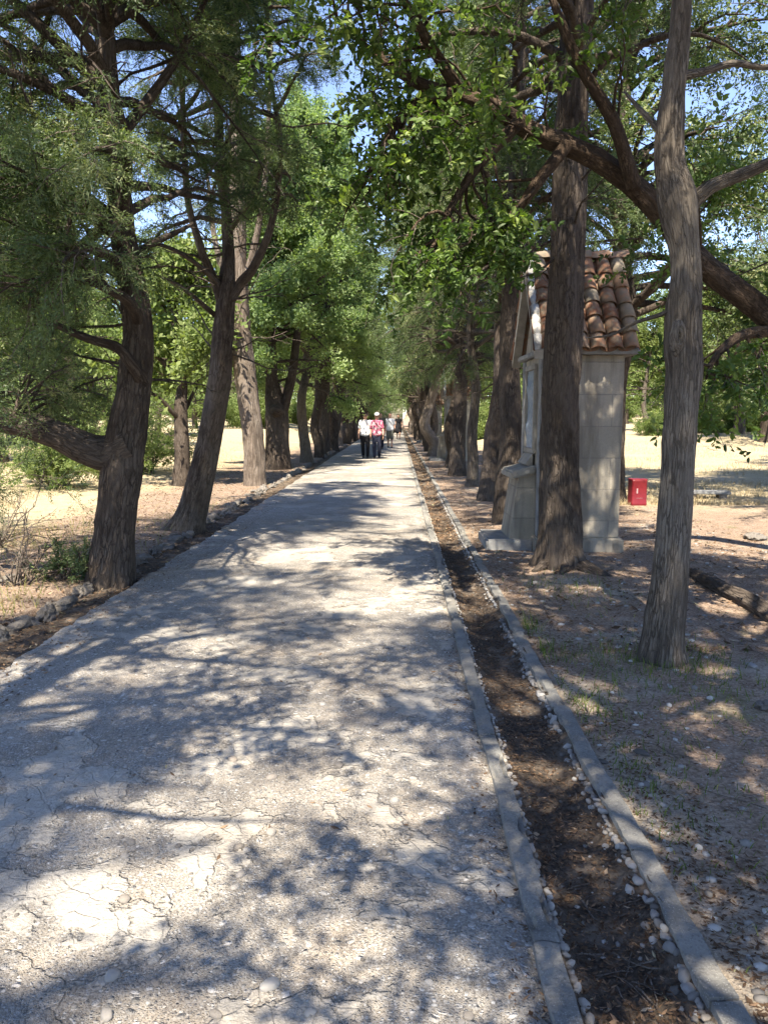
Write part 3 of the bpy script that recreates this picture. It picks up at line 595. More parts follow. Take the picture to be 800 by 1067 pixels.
for k, q in enumerate(lims):
    PP, RR = line(10.6, *q); trunk_tube(tr, PP, RR, 220+k, 18, .045, .07, .007, 0, 0, 0, .08)
    if k < 2: crown_on(tr, cr, None, PP, rg, 'cypress', 22, PP[2, 2]+.5, PP[-1, 2], 1.2, .5, (.0, .6), 6, 3, .45, None, None, .35, .7, 9)
crown_on(tr, cr, None, P, rg, 'cypress', 62, 3.7, 11.0, 1.9, .55, (.0, .5), 9, 4, .42, None, lambda q: hits(q, 180, 330, 330, 700, 12) or hits(q, 292, 400, 60, 420), .4, .7, 30)
finish('cypress_tree', 'leaning cypress splitting at head height and above into several stems, second on the left verge', 'tree', P[0], tr, cr, 'bark_brown', 'cypress')

# --- third on the left: pale straight trunk
GAP.update(f=.95, lo=-.32, hi=-.08)
rg = rng_(203); tr, cr = MB(), MB()
P, r = root_line(*line(17.5, (266, 512, .25), (264, 460, .225), (258, 410, .23), (251, 350, .22), (248, 280, .19), (247, 200, .16), (245, 100, .13), (244, 0, .10), (243, -120, .03)))
trunk_tube(tr, P, r, 203, 34, .06, .10, .014, .2, 5)
PP, RR = line(17.5, (249, 330, .10), (238, 300, .08, 17.4), (224, 250, .06, 17.2), (215, 170, .03, 17.0)); trunk_tube(tr, PP, RR, 231, 16, .06, .06, .006, 0)
PP, RR = line(17.5, (250, 300, .09), (262, 270, .08, 17.4), (275, 200, .06, 17.2), (281, 100, .04, 17.0), (284, 20, .02, 17)); trunk_tube(tr, PP, RR, 232, 16, .06, .06, .006, 0)
crown_on(tr, cr, None, P, rg, 'cypress', 34, 5.6, 12.5, 1.5, .5, (.0, .5), 8, 4, .42, None, lambda q: hits(q, 285, 400, 60, 420), .35, .8, 30)
finish('cypress_tree', 'straight pale barked cypress between the leaning tree and the thick lopped trunk', 'tree', P[0], tr, cr, 'bark_pale', 'cypress')

# --- fourth on the left: thick trunk with a sawn stub
rg = rng_(204); tr, cr = MB(), MB()
P, r = root_line(*line(23, (290, 492, .40), (290, 460, .35), (289, 435, .37), (286, 418, .28), (283, 390, .17), (281, 330, .14), (284, 250, .10), (286, 170, .03)))
trunk_tube(tr, P, r, 204, 34, .07, .11, .016, .2, 5)
PP, RR = line(23, (292, 440, .16), (289, 430, .17, 22.7), (286, 427, .165, 22.45)); trunk_tube(tr, PP, RR, 241, 18, .05, .05, .006, 0)
PP, RR = line(23, (293, 430, .18), (300, 410, .14), (306, 380, .12), (312, 320, .09), (315, 250, .03)); trunk_tube(tr, PP, RR, 242, 18, .06, .06, .006, 0)
crown_on(tr, cr, None, P, rg, 'pale2', 80, 2.5, 9.4, 2.7, .6, (.0, .5), 9, 4, .42, None, None, .25, .9, 8)
finish('cypress_tree', 'thick lopped cypress trunk with a pale sawn stub at head height', 'tree', P[0], tr, cr, 'bark_red', 'cypress_pale')

# --- generic row tree
nv4 = near_view(5.0)
def row_tree(seed, x, y, rad, H, h0, Lmax, sp, bark, label, n=60, lean=(0, 0), sec=8, spr=4, dead=8, kink=.12, az=None, skip=None, group=None, nseg=26, local=False, twin=False, el=(.0, .5), droop=0, lowlen=.85):
    rg = rng_(seed); tr, cr = MB(), MB(); z0 = 0 if local else g1(x, y)
    zs = np.array([-.12, .5, 1.2, 2.2, 3.4, 5, 7.5, H*.85, H]); zs = zs[(zs < H*.8) | (zs >= H*.85)]; f = np.maximum(zs, 0)/H
    P = np.stack([x+lean[0]*f+kink*rg.normal(0, 1, len(zs))*np.minimum(1, f*6), y+lean[1]*f+kink*rg.normal(0, 1, len(zs))*np.minimum(1, f*6), zs+z0], 1)
    r = rad*(1.12-1.05*f**.85)*np.where(zs < .2, 1.08, 1); r = np.maximum(r, .015); trunk_tube(tr, P, r, seed, nseg, .06, .12, .013, .35, int(rg.integers(3, 6)), 0, .08)
    for k in range(0 if skip is nv4 else 3):
        h = rg.uniform(h0*.8, h0+2.5); s = poly_at(P, h+z0); a = rg.uniform(0, 6.28); L = rg.uniform(.8, 1.7); d = np.array([math.cos(a), math.sin(a), .7])
        q = np.array([s, s+d*L*.35, s+d*L*.7+np.array([0, 0, .15]), s+d*L+np.array([0, 0, .4])]); trunk_tube(tr, q, [rad*.42, rad*.32, rad*.25, .02], seed+k+1, 12, .07, .06, .006, 0)
    crown_on(tr, cr, None, P, rg, sp, n, h0+z0, H+z0-.3, Lmax, .55, el, sec, spr, .42, az, skip, .25, lowlen, dead)
    return finish('cypress_tree', label, 'tree', (x, y, z0), tr, cr, bark, SPP[sp]['leaf'], group)

# left row, further trees seen one by one
row_tree(301, -3.15, 26.4, .17, 11.8, 2.6, 2.8, 'pale2', 'bark_grey', 'slim grey cypress just beyond the thick lopped trunk', 70, (.2, 0))
row_tree(302, -3.05, 29.5, .16, 12.0, 2.8, 2.8, 'pale2', 'bark_red', 'slim brown cypress close behind the slim grey one, left row', 60, (.3, 0))
row_tree(303, -3.3, 34, .2, 12, 3.2, 2.5, 'pale', 'bark_red', 'dark cypress level with the strolling couple, left row', 55, (.8, 0))
row_tree(304, -3.3, 38, .24, 12, 3.6, 2.5, 'cypress_far', 'bark_red', 'dark cypress leaning in over the path behind the strolling couple', 50, (2.4, 0))

row_tree(305, -3.2, 31.8, .2, 12, 3.0, 2.6, 'pale', 'bark_red', 'dark stemmed cypress between the slim brown one and the walkers, left row', 50, (.4, 0))
row_tree(306, -3.1, 36, .22, 12, 3.0, 2.6, 'cypress_far', 'bark_red', 'thick dark cypress just behind the walkers, left row', 50, (.9, 0))
row_tree(318, 1.72, 23.8, .2, 11, 2.8, 2.5, 'cypress_far', 'bark_red', 'dark cypress just before the second shrine, right row', 60, (-.1, 0))
# --- right row
rg = rng_(251); tr, cr = MB(), MB()
P, r = root_line(*line(4.83, (687, 692, .140), (692, 650, .124), (698, 600, .116), (704, 520, .112), (708, 440, .113), (711, 390, .122), (711, 345, .126), (713, 272, .106), (705, 212, .138), (697, 160, .098), (703, 80, .078), (710, 0, .064), (714, -120, .06), (704, -320, .055), (700, -520, .03)))
r = [v*.86 for v in r]; trunk_tube(tr, P, r, 251, 84, .02, .075, .009, .62, 5, 0, .08)
for k, q in enumerate((((708, 228, .065), (722, 210, .05), (742, 194, .043, 4.8), (770, 183, .038, 4.78), (805, 168, .034, 4.75), (860, 140, .028, 4.7), (930, 80, .015, 4.6)), ((706, 80, .03), (735, 74, .022, 4.9), (765, 66, .02, 5.0), (800, 70, .016, 5.1), (850, 60, .01, 5.2)), ((708, 318, .02), (690, 327, .014), (662, 336, .011, 4.9), (636, 349, .008, 5.0), (610, 352, .004, 5.05)), ((702, 150, .03), (672, 120, .016, 5.0), (650, 95, .008, 5.1)))):
    PP, RR = line(4.83, *q); trunk_tube(tr, PP, RR, 260+k, 20, .03, .05, .004, 0, 0, 0, .07)
crown_on(tr, cr, None, P, rg, 'cypress', 46, 4.4, 9.5, 1.9, .5, (.2, .8), 7, 4, .42, None, near_view(4.5), .3, .8, 0)
sc_m = MB(); c0 = at(702, 352, 4.83)+np.array([-.01, -.108, 0]); th = np.linspace(0, 2*PI, 40, endpoint=False); rad_ = np.linspace(1, 0, 14)
V = []
for q in rad_:
    wob = 1+.10*vnoise(np.stack([np.cos(th)*2, np.sin(th)*2, 0*th+q*3], 1), 66); hh = .030*(1-q**4)*(1-.85*np.exp(-(q/.42)**2)*(1))+.008*np.cos(q*24)*(1-q)
    V += [[.048*q*wob[i]*math.cos(th[i]), -(.0+hh) + .02*q**2, .115*q*wob[i]*math.sin(th[i])] for i in range(40)]
V = np.array(V)+c0; i = np.arange(13)[:, None]; j = np.arange(40)[None, :]; sc_m.add(V, np.stack([i*40+j, i*40+(j+1) % 40, (i+1)*40+(j+1) % 40, (i+1)*40+j], -1))
for k in range(len(sc_m.v)): sc_m.v[k] = sc_m.v[k]-P[0]
r1 = finish('cypress_tree', 'slim leaning grey trunk with a swollen scar, nearest tree on the right', 'tree', P[0], tr, cr, 'bark_grey', 'cypress')
sc_m.build('scar', M['bark_grey'], r1)

rg = rng_(252); tr, cr = MB(), MB()
P, r = root_line(*line(7.97, (583, 592, .25), (583, 550, .215), (582, 450, .205), (586, 350, .20), (592, 240, .175), (597, 100, .155), (603, 0, .14), (606, -150, .12), (604, -300, .06), (602, -420, .02)))
r = [v*.92 for v in r]; trunk_tube(tr, P, r, 252, 84, .03, .10, .016, .6, 5)
for k, q in enumerate((((592, 580, .09), (605, 588, .085, 7.8), (622, 600, .06, 7.55), (640, 606, .03, 7.4)), ((575, 585, .08), (566, 592, .06, 7.8), (556, 597, .03, 7.65)), ((588, 587, .07), (588, 597, .05, 7.7), (584, 604, .02, 7.5)))):
    PP, RR = line(7.97, *q); PP[:, 2] = [g1(p[0], p[1])+h for p, h in zip(PP, (.06, .03, .0, -.04, -.05))]; trunk_tube(tr, PP, RR, 270+k, 16, .04, .1, .006, 0, 0, 0, .12)
crown_on(tr, cr, None, P, rg, 'cypress', 60, 4.6, 9.6, 2.2, .5, (.0, .6), 8, 4, .42, None, near_view(5.5), .3, .9, 10)
finish('cypress_tree', 'stout brown cypress standing in front of the roofed shrine', 'tree', P[0], tr, cr, 'bark_red', 'cypress')

cen = lambda lim: (lambda q: bool(np.any(seen(q) & (q[:, 1] < lim))))
row_tree(312, 1.60, 11.25, .175, 10.5, 3.3, 2.1, 'cypress', 'bark_red', 'dark upright trunk close beyond the shrine pedestal', 70, (.1, .2), 9, 4, 10, .06, None, cen(7))
row_tree(311, 1.74, 14.4, .19, 11, 2.9, 2.4, 'cypress', 'bark_red', 'cypress trunk with spreading roots behind the shrine', 76, (.5, 0), 9, 4, 10, .08, None, cen(9))
row_tree(313, 1.63, 17.2, .115, 10, 3.0, 2.3, 'cypress', 'bark_grey', 'thin pale grey cypress with a limb on its right, beyond the trunk with roots', 72, (.2, 0), 9, 4, 10, .06)
row_tree(314, 1.58, 20.3, .185, 11, 2.8, 2.5, 'cypress', 'bark_red', 'broad brown cypress just beyond the thin pale grey one', 78, (-.1, 0), 9, 4, 8, .06)
row_tree(315, 1.95, 27.5, .2, 11, 3.0, 2.5, 'cypress_far', 'bark_red', 'dark cypress at the back corner of the second shrine', 66, (-.2, 0))
row_tree(316, 1.42, 31, .2, 11, 3.2, 2.4, 'cypress_far', 'bark_pale', 'twisted pale cypress just past the second shrine', 60, (-.5, 0), kink=.25)
row_tree(317, 1.45, 35, .22, 11, 3.2, 2.4, 'cypress_far', 'bark_red', 'brown cypress next after the twisted pale one, right row', 56, (-.6, 0), kink=.2)

# far trees of both rows: copies of three kinds
protos = [row_tree(331, 0, 0, .22, 11, 2.5, 2.5, 'cypress_far', 'bark_red', 'x', 46, (.5, 0), 7, 3, 8, .2, local=True, nseg=16),
          row_tree(332, 0, 0, .20, 12, 2.5, 2.3, 'cypress_far', 'bark_pale', 'x', 46, (-.3, .3), 7, 3, 8, .25, local=True, nseg=16),
          row_tree(333, 0, 0, .25, 10.5, 2.5, 2.7, 'pale', 'bark_red', 'x', 46, (.8, 0), 7, 3, 8, .2, local=True, nseg=16)]
rg = rng_(9); used = [False]*3
def place(k, x, y, label, group, s=1.0, rz=None):
    o = protos[k] if not used[k] else copy_tree(protos[k]); used[k] = True
    o.location = (x, y, g1(x, y) if abs(x) > 3.4 else 0); o.scale = (s, s, s*rg.uniform(.92, 1.1)); o.rotation_euler = (0, 0, rg.uniform(0, 6.28) if rz is None else rz); tag(o, label, 'tree', group)
for side in (-1, 1):
    y = 41.5
    while y < 106:
        x = (-3.25-.006*(y-40)) if side < 0 else 1.5+.003*(y-40)
        lab = ('cypress far down the left row where the avenue narrows', 'far trees of the left row') if side < 0 else ('cypress far down the right row where the avenue narrows', 'far trees of the right row')
        place(int(rg.integers(3)), x+rg.normal(0, .15), y, *lab, s=rg.uniform(.9, 1.1), rz=(rg.uniform(-.6, .6)+(0 if side < 0 else PI))); y += rg.uniform(2.5, 3.5)
# unseen trees added beside and behind the viewer, crowns shaped to shade the road
GAP.update(f=.8, lo=-.12, hi=.02)
row_tree(341, -3.0, .4, .2, 10.5, 3.9, 2.6, 'cypress_far', 'bark_red', 'unseen cypress added just left of the viewer for shade', 48, (.3, 0), 8, 4, 4, .08, None, nv4)
row_tree(342, 1.8, 1.6, .17, 10.5, 3.9, 2.6, 'cypress_far', 'bark_red', 'unseen cypress added just right of the viewer for shade', 38, (-.2, 0), 8, 4, 4, .08, None, nv4)
row_tree(343, -2.9, -3.6, .2, 10.5, 3.6, 2.7, 'cypress_far', 'bark_red', 'unseen cypress added behind the viewer on the left verge for shade', 58, (.4, 0), 8, 4, 4, .08)
row_tree(347, 1.9, -1.6, .2, 11, 3.9, 3.3, 'cypress_far', 'bark_red', 'unseen leaning cypress added close behind the viewer on the right verge for shade', 66, (-1.8, .3), 8, 4, 4, .08, None, nv4)
row_tree(344, 2.0, -5, .2, 11, 3.6, 2.7, 'cypress_far', 'bark_red', 'unseen cypress added behind the viewer on the right verge for shade', 61, (0, 0), 8, 4, 4, .08)
GAP.update(f=.95, lo=-.32, hi=-.08)
row_tree(345, 8.4, 11.6, .26, 12, 3.3, 3.9, 'cypress_far', 'bark_red', 'tall conifer right of the frame whose crown fills the upper right corner', 110, (0, 0), 10, 5, 10, .08)
row_tree(348, 3.9, 14.2, .2, 11.5, 3.3, 3.3, 'cypress_far', 'bark_red', 'conifer rising directly behind the roofed shrine', 90, (.2, 0), 9, 4, 10, .06)
row_tree(346, 12.2, 16.0, .26, 13, 3.0, 4.2, 'cypress_far', 'bark_red', 'taller conifer beyond the oak bough at the right edge', 110, (0, 0), 10, 5, 10, .08)

# --- holm oak right of the frame whose bough arches over the path
rg = rng_(281); tr, cr = MB(), MB()
P = np.array([[4.9, 6.9, -.15], [4.75, 6.8, .6], [4.55, 6.65, 1.3], [4.2, 6.5, 1.8]]); Pb, rb = line(6.3, (830, 352, .14), (785, 318, .135), (745, 287, .13), (715, 258, .125), (690, 226, .12), (655, 190, .115), (610, 160, .11), (560, 140, .10), (520, 116, .092), (480, 100, .08), (440, 88, .06), (395, 60, .04), (350, 20, .02))
rb = [v*.68 for v in rb]; trunk_tube(tr, np.vstack([P, Pb]), [.30, .24, .22, .19]+list(rb), 281, 32, .035, .07, .012, .3, 4, 0, .10)
bows = [np.vstack([P, Pb])]
for k, (q, rr) in enumerate((([[4.55, 6.65, 1.3], [4.4, 6.9, 2.4], [3.9, 7.0, 3.8], [3.2, 6.6, 5.2], [2.2, 5.8, 6.2], [1.0, 5.0, 6.8], [-.2, 4.2, 7.2], [-1.2, 3.2, 7.4]], [.18, .16, .14, .12, .10, .08, .05, .02]),
                             (None, (6.2, (800, 345, .05), (770, 350, .04, 6.0), (745, 372, .025, 5.9), (735, 395, .01, 5.85))),
                             (None, (6.2, (660, 195, .06), (640, 130, .05, 6.1), (600, 60, .04, 6.0), (560, -40, .02, 5.9))),
                             (None, (6.2, (540, 128, .05), (500, 170, .04, 6.0), (470, 215, .025, 5.9), (450, 260, .01, 5.8))),
                             (None, (6.2, (470, 98, .05), (430, 110, .035, 6.1), (400, 150, .02, 6.1), (385, 190, .01, 6.0))),
                             (None, (6.2, (590, 152, .05), (560, 190, .04, 6.1), (530, 235, .025, 6.2), (505, 290, .01, 6.3))),
                             (None, (6.3, (480, 98, .05), (450, 50, .04, 6.1), (420, 0, .03, 5.9), (380, -60, .02, 5.6))))):
    if q is None: q, rr = line(rr[0], *rr[1:])
    q = np.array(q, float); trunk_tube(tr, q, rr, 290+k, 16, .04, .07, .008, 0, 0, 0, .10); bows.append(q)
def oak_leaves(cr, tr, q, n, L, per, spr, t0, rg, skip=None, dirb=(0, 0, .1), droop=.14):
    K = 24; u = np.linspace(0, 1, K); s = np.concatenate([[0], np.cumsum(np.linalg.norm(np.diff(q, axis=0), axis=1))]); s /= s[-1]; Q = np.stack([np.interp(u, s, q[:, k]) for k in range(3)], 1)[None]
    p, d, b, t_ = offshoots(rg, Q, n, t0, 1.0, (.6, 1.8)); d = nrm(d+np.array(dirb)); A = grow(rg, p, d, L*rg.uniform(.5, 1.2, n), 7, droop, .22)
    if skip: A = A[[not skip(a) for a in A]]
    batch_tubes(tr, A, np.full(len(A), .014), np.full(len(A), .004), 5)
    p, d, b, t_ = offshoots(rg, A, per, .3, 1.0, (.4, 1.2)); B = grow(rg, p, d, rg.uniform(.12, .4, len(p)), 4, .15, .25); batch_tubes(cr, B, np.full(len(B), .004), np.full(len(B), .002), 4, 1)
    p, d, b, t_ = offshoots(rg, B, spr, .1, 1.0, (.2, .9)); scatter(cr, rg, TL, p, d, .195, 0, (.5, .22))
nv = near_view(3.6)
op = lambda q: hits(q, 150, 352, 105, 700) or hits(q, 283, 345, 50, 150)
rf = lambda q: nv(q) or op(q) or hits(q, 572, 625, -80, 125) or hits(q, 612, 700, 150, 262) or hits(q, 515, 690, 300, 600) or hits(q, 655, 735, 0, 600, 5.1)
oak_leaves(cr, tr, bows[0], 66, .9, 6, 3, .30, rg, lambda q: rf(q) or bool(np.any((q[:, 2] < 2.6) & (q[:, 0] < 2.7))), (0, 0, .25))
oak_leaves(cr, tr, bows[1], 34, 1.2, 7, 3, .4, rg, lambda q: nv(q) or op(q), (-.1, 0, .1))
for k, (n_, l_) in enumerate(((8, .5), (12, .7), (17, .7), (17, .7), (15, .7), (18, .75))): oak_leaves(cr, tr, bows[2+k], n_, l_, 5, 3, .2, rg, (nv if k == 0 else rf), (0, 0, -.05))
finish('holm_oak', 'dark holm oak whose thick bough arches over the path behind the leaning grey trunk', 'tree', (4.9, 6.9, g1(4.9, 6.9)), tr, cr, 'bark_oak', 'oak')

# --- background trees beyond the fields
def scrub_tree(seed, H, h0, Lmax, rad, n=26, sp='scrub', bark='bark_grey', sec=6, spr=3, name='broadleaf_tree'):
    rg = rng_(seed); tr, cr = MB(), MB(); P = np.array([[0, 0, -.15], [.05, 0, .8], [rg.normal(0, .15), .1, 1.8], [rg.normal(0, .25), .1, H*.55], [rg.normal(0, .35), 0, H*.95]]); trunk_tube(tr, P, [rad*1.25, rad, rad*.85, rad*.5, .03], seed, 14, .1, .1, .012, .3, 4)
    crown_on(tr, cr, None, P, rg, sp, n, h0, H*.93, Lmax, .45, (.0, .9), sec, spr, .5, None, None, .2, .95, 4); return finish(name, 'x', 'tree', (0, 0, 0), tr, cr, bark, SPP[sp]['leaf'])
bp = [scrub_tree(401, 6.5, 1.6, 2.8, .17), scrub_tree(402, 8.5, 2.0, 3.2, .24, 30, bark='bark_red'), scrub_tree(403, 5.0, 1.5, 2.4, .17, bark='bark_red'), scrub_tree(404, 11, 1.2, 2.8, .25, 50, 'cypress_far', 'bark_red', 7, 3, 'conifer_tree'), scrub_tree(405, 10, .8, 3.0, .25, 50, 'pale', 'bark_red', 7, 3, 'conifer_tree')]
bu = [False]*len(bp); rg = rng_(12)
def bg(k, x, y, label, group, s=1.0):
    o = bp[k] if not bu[k] else copy_tree(bp[k]); bu[k] = True; o.location = (x, y, g1(x, y)-.05); o.scale = (s, s, s*rg.uniform(.9, 1.15)); o.rotation_euler = (0, 0, rg.uniform(0, 6.28)); tag(o, label, 'tree', group)
def gp(px, Y): p = at(px, 450, Y); return p[0], Y
bg(0, *gp(671, 41), 'slim broadleaf tree on the field edge between the shrine and the leaning grey trunk', None, .9)
bg(1, *gp(745, 45), 'left one of two dark stemmed trees beyond the leaning grey trunk', None, .9)
bg(1, *gp(764, 46), 'right one of two dark stemmed trees beyond the leaning grey trunk', None, .8)
bg(2, *gp(187, 17.6), 'short gnarled dark tree on the dry field between the first two left trunks', None, .95)
bg(2, *gp(165, 42), 'small round tree at the far side of the left field', None, .9)
for side, spots in (('right', ((600, 48, 0), (640, 55, 1), (700, 56, 0), (720, 60, 4), (800, 50, 0), (830, 44, 1), (860, 52, 3), (910, 48, 0), (690, 70, 3), (760, 72, 3), (820, 68, 4), (620, 75, 3), (580, 66, 4), (545, 52, 0), (530, 80, 4), (510, 64, 0), (880, 70, 3), (950, 58, 4), (780, 36, 0), (870, 33, 3), (800, 27, 3))), ('left', ((30, 40, 0), (80, 47, 1), (120, 55, 0), (160, 60, 4), (210, 52, 0), (240, 62, 4), (300, 58, 1), (10, 58, 3), (60, 66, 4), (110, 72, 3), (-40, 44, 1), (-90, 36, 3), (190, 75, 3), (270, 74, 3), (325, 70, 0), (-30, 28, 0), (20, 32, 4), (75, 30, 3), (60, 25, 4), (-10, 23, 4), (135, 31, 4), (20, 34, 1), (100, 36, 0), (-60, 20, 4)))):
    for (px, Y, k) in spots:
        kind = 'conifer' if k > 2 else 'leafy tree'
        bg(k, *gp(px+rg.normal(0, 5), Y+rg.normal(0, 1.5)), f'{"tall dense conifer" if k > 2 else "pale green leafy tree"} in the belt beyond the {side} field', f'{kind}s beyond the {side} field', rg.uniform(.9, 1.25))

fw = MB(); rg = rng_(71); n = 15000; az = rg.uniform(-.75, .75, n); az = np.where(np.abs(az) < .032, az+np.sign(az)*.035, az); rr = rg.uniform(84, 135, n); X = np.sin(az)*rr; Y = np.cos(az)*rr; top = 8.5+3.5*fbm(np.stack([az*40, rr*.05, 0*az], 1), 72, 3)
Z = gz(X, Y)+top*rg.random(n)**.8; scatter(fw, rg, TCL, np.stack([X, Y, Z], 1), rg.normal(0, 1, (n, 3)), 1.5, 0, (.3, .2)); n = 1500; X = rg.uniform(-9, 7, n); Y = rg.uniform(118, 130, n); scatter(fw, rg, TCL, np.stack([X, Y, 3.2+9*rg.random(n)], 1), rg.normal(0, 1, (n, 3)), 1.3, 0, (.4, .2)); tag(fw.build('far_wood', M['olive'], smooth=False), kind='stuff')
# --- bushes and small plants
def bush(name, label, cat, x, y, rad, h, n, tpl, leaf, sc_, tint, group=None, leaves=5, seed=1, twigmat='twig'):
    rg = rng_(seed); st = MB(); cr = MB(); z = g1(x, y); a = rg.uniform(0, 6.28, n); d = np.stack([np.cos(a)*rad, np.sin(a)*rad, np.full(n, h)], 1)*rg.uniform(.5, 1.1, (n, 1)); s = rg.normal(0, rad*.12, (n, 3)); s[:, 2] = -.03
    P = grow(rg, s, d, np.linalg.norm(d, axis=1), 7, .03, .22); batch_tubes(st, P, np.full(n, .010), np.full(n, .003), 5); p, dd, b, t_ = offshoots(rg, P, 5, .25, 1.0, (.5, 1.3)); Q = grow(rg, p, dd, rg.uniform(.15, .45, len(p))*h, 5, .0, .25); batch_tubes(st, Q, np.full(len(Q), .005), np.full(len(Q), .0015), 4)
    root = empty(name, (x, y, z)); tag(root, label, cat, group); st.build('stems', M[twigmat], root)
    if leaves:
        p, dd, b, t_ = offshoots(rg, Q, leaves, .2, 1.0, (.3, 1.0)); scatter(cr, rg, tpl, p, dd, sc_, 0, tint); cr.build('foliage', [M[leaf]], root, smooth=False)
    return root
def gpx(px, py):
    dep = math.atan((py-533.5)/FPX)+PITCH; Y = CAM_H/math.tan(dep); p = at(px, py, Y); return p[0], p[1]
bush('dead_shrub', 'leafless dark twiggy shrub low at the left edge of the frame', 'shrub', *gpx(18, 612), .4, .6, 16, None, None, 1, None, None, 0, 11)
bush('low_shrub', 'small grey green shrub at the foot of the forked trunk', 'shrub', *gpx(66, 606), .22, .30, 18, TL_S, 'cypress', .10, (.7, .15), None, 4, 12)
bush('green_bush', 'yellow green bush on the dry field framed under the low bough', 'bush', -7.4, 16.5, .8, 1.1, 40, TL_S, 'olive', .22, (.6, .2), None, 6, 14)
bush('olive_bush', 'pale leafy bush behind the forked trunk beside the first stretch of field', 'bush', -6.9, 20.5, 1.3, 1.6, 50, TL_S, 'olive', .25, (.55, .2), None, 6, 18)
bush('dark_bush', 'dark dense evergreen bush behind the low bough at the left edge', 'bush', -6.6, 9.6, 1.0, 2.2, 60, TC, 'cypress', .34, (.2, .15), None, 7, 15)
bush('dead_branches', 'heap of bleached dead branches on the slope below the low bough', 'branches', -5.2, 9.4, 1.1, .8, 22, None, None, 1, None, None, 0, 16, 'bark_pale')
bush('fallen_branch', 'bare grey fallen branch lying on the yellow field at the right', 'branch', *gpx(748, 480), .9, .25, 5, None, None, 1, None, None, 0, 17)
for i, (px, py, rad, h) in enumerate(((790, 459, 1.2, 1.2), (770, 457, .9, .9), (688, 459, 1.0, .8), (735, 458, .8, .7))):
    bush('green_bush', 'low green bush along the shaded bank beyond the right field', 'bush', *gp(px, 37), rad, h, 34, TL_S, 'olive', .30, (.35, .2), 'bushes along the right bank', 6, 20+i)
for i in range(18):
    side = -1 if i % 2 else 1; rg = rng_(500+i); Y = rg.uniform(46, 76); px = 415+side*rg.uniform(70, 420)
    if i == 0: pass
    bush('scrub_bush', f'pale scrubby bush in the undergrowth at the far edge of the {"left" if side < 0 else "right"} field', 'bush', *gp(px, Y), 1.3, 1.7, 30, TCL, 'olive', .5, (.5, .2), f'scrub at the {"left" if side < 0 else "right"} field edge', 5, 30+i)

# ------------------------------------------------------------------ ground cover (uncountable)
def blades(mb, rg, X, Y, Z, h, w, tint):
    n = len(X); a = rg.uniform(0, 6.28, n); l = rg.normal(0, .45, (n, 2)); H = h*rg.uniform(.4, 1.3, n); b = np.stack([X, Y, Z], 1); s = np.stack([np.cos(a), np.sin(a), 0*a], 1)*w*.5
    tip = b+np.stack([l[:, 0]*H, l[:, 1]*H, H], 1); mid = b+np.stack([l[:, 0]*H*.35, l[:, 1]*H*.35, H*.55], 1)
    V = np.stack([b-s, b+s, mid+s*.7, tip, mid-s*.7], 1).reshape(-1, 3); k = np.arange(n)[:, None]*5
    mb.add(V, np.concatenate([k+np.array([0, 1, 2, 4]), k+np.array([4, 2, 3, 3])], 0), 0, None, np.repeat(np.clip(tint+rg.normal(0, .2, n), 0, 1), 5))
rg = rng_(61); mb = MB()
n = 42000; Y = 13.5+rg.random(n)**1.7*26; side = np.where(rg.random(n) < .45, -1, 1); X = -.95+side*(4.6+rg.random(n)*(Y*.62)); cl = vnoise(np.stack([X*.5, Y*.5, 0*X], 1), 8) > -.35; X, Y = X[cl], Y[cl]
blades(mb, rg, X, Y, gz(X, Y)-.01, .11, .012, .5)
tag(mb.build('dry_grass', M['straw'], smooth=False), kind='stuff')
mb = MB()
for (px, py, rad, n, h) in ((560, 680, .10, 160, .10), (600, 730, .16, 240, .07), (640, 790, .22, 380, .05), (660, 690, .25, 500, .06), (720, 690, .22, 380, .06), (740, 735, .25, 200, .04), (545, 655, .07, 90, .14), (60, 665, .15, 140, .22), (30, 690, .2, 120, .18), (95, 640, .12, 90, .25), (690, 850, .3, 200, .035), (760, 850, .3, 160, .04), (650, 870, .2, 160, .04), (580, 610, .25, 90, .10), (610, 620, .3, 90, .08), (15, 640, .4, 300, .2), (170, 580, .3, 120, .12), (60, 560, .8, 500, .2), (240, 530, .5, 160, .12)):
    x, y = gpx(px, py); X = x+rg.normal(0, rad, n); Y = y+rg.normal(0, rad*1.3, n)
    ok = (X > .93) | (X < -2.95); X, Y = X[ok], Y[ok]; blades(mb, rg, X, Y, gz(X, Y)-.005, h, .005, .35 if px > 300 else .7)
tag(mb.build('grass', M['grass'], smooth=False), kind='stuff')
# leaf litter
mb = MB()
def flakes(n, xr, yr_, zf, size, tint, pw=1.7, lift=.006, curl=.5):
    Y = yr_[0]+rg.random(n)**pw*(yr_[1]-yr_[0]); X = rg.uniform(*xr, n); Z = zf(X, Y)+lift*rg.random(n); a = rg.uniform(0, 6.28, n); L = size*rg.uniform(.4, 1.4, n); w = L*rg.uniform(.15, .5, n)
    d = np.stack([np.cos(a), np.sin(a), rg.normal(0, .25*curl, n)], 1)*L[:, None]; s = np.stack([-np.sin(a), np.cos(a), rg.normal(0, .3*curl, n)], 1)*w[:, None]; c = np.stack([X, Y, Z], 1)
    V = np.stack([c-d*.5, c+s*.5, c+d*.5+np.array([0, 0, 1])*(L*.15*curl)[:, None], c-s*.5], 1).reshape(-1, 3); mb.add(V, np.arange(n*4).reshape(-1, 4), 0, None, np.repeat(np.clip(tint+rg.normal(0, .25, n), 0, .97), 4))
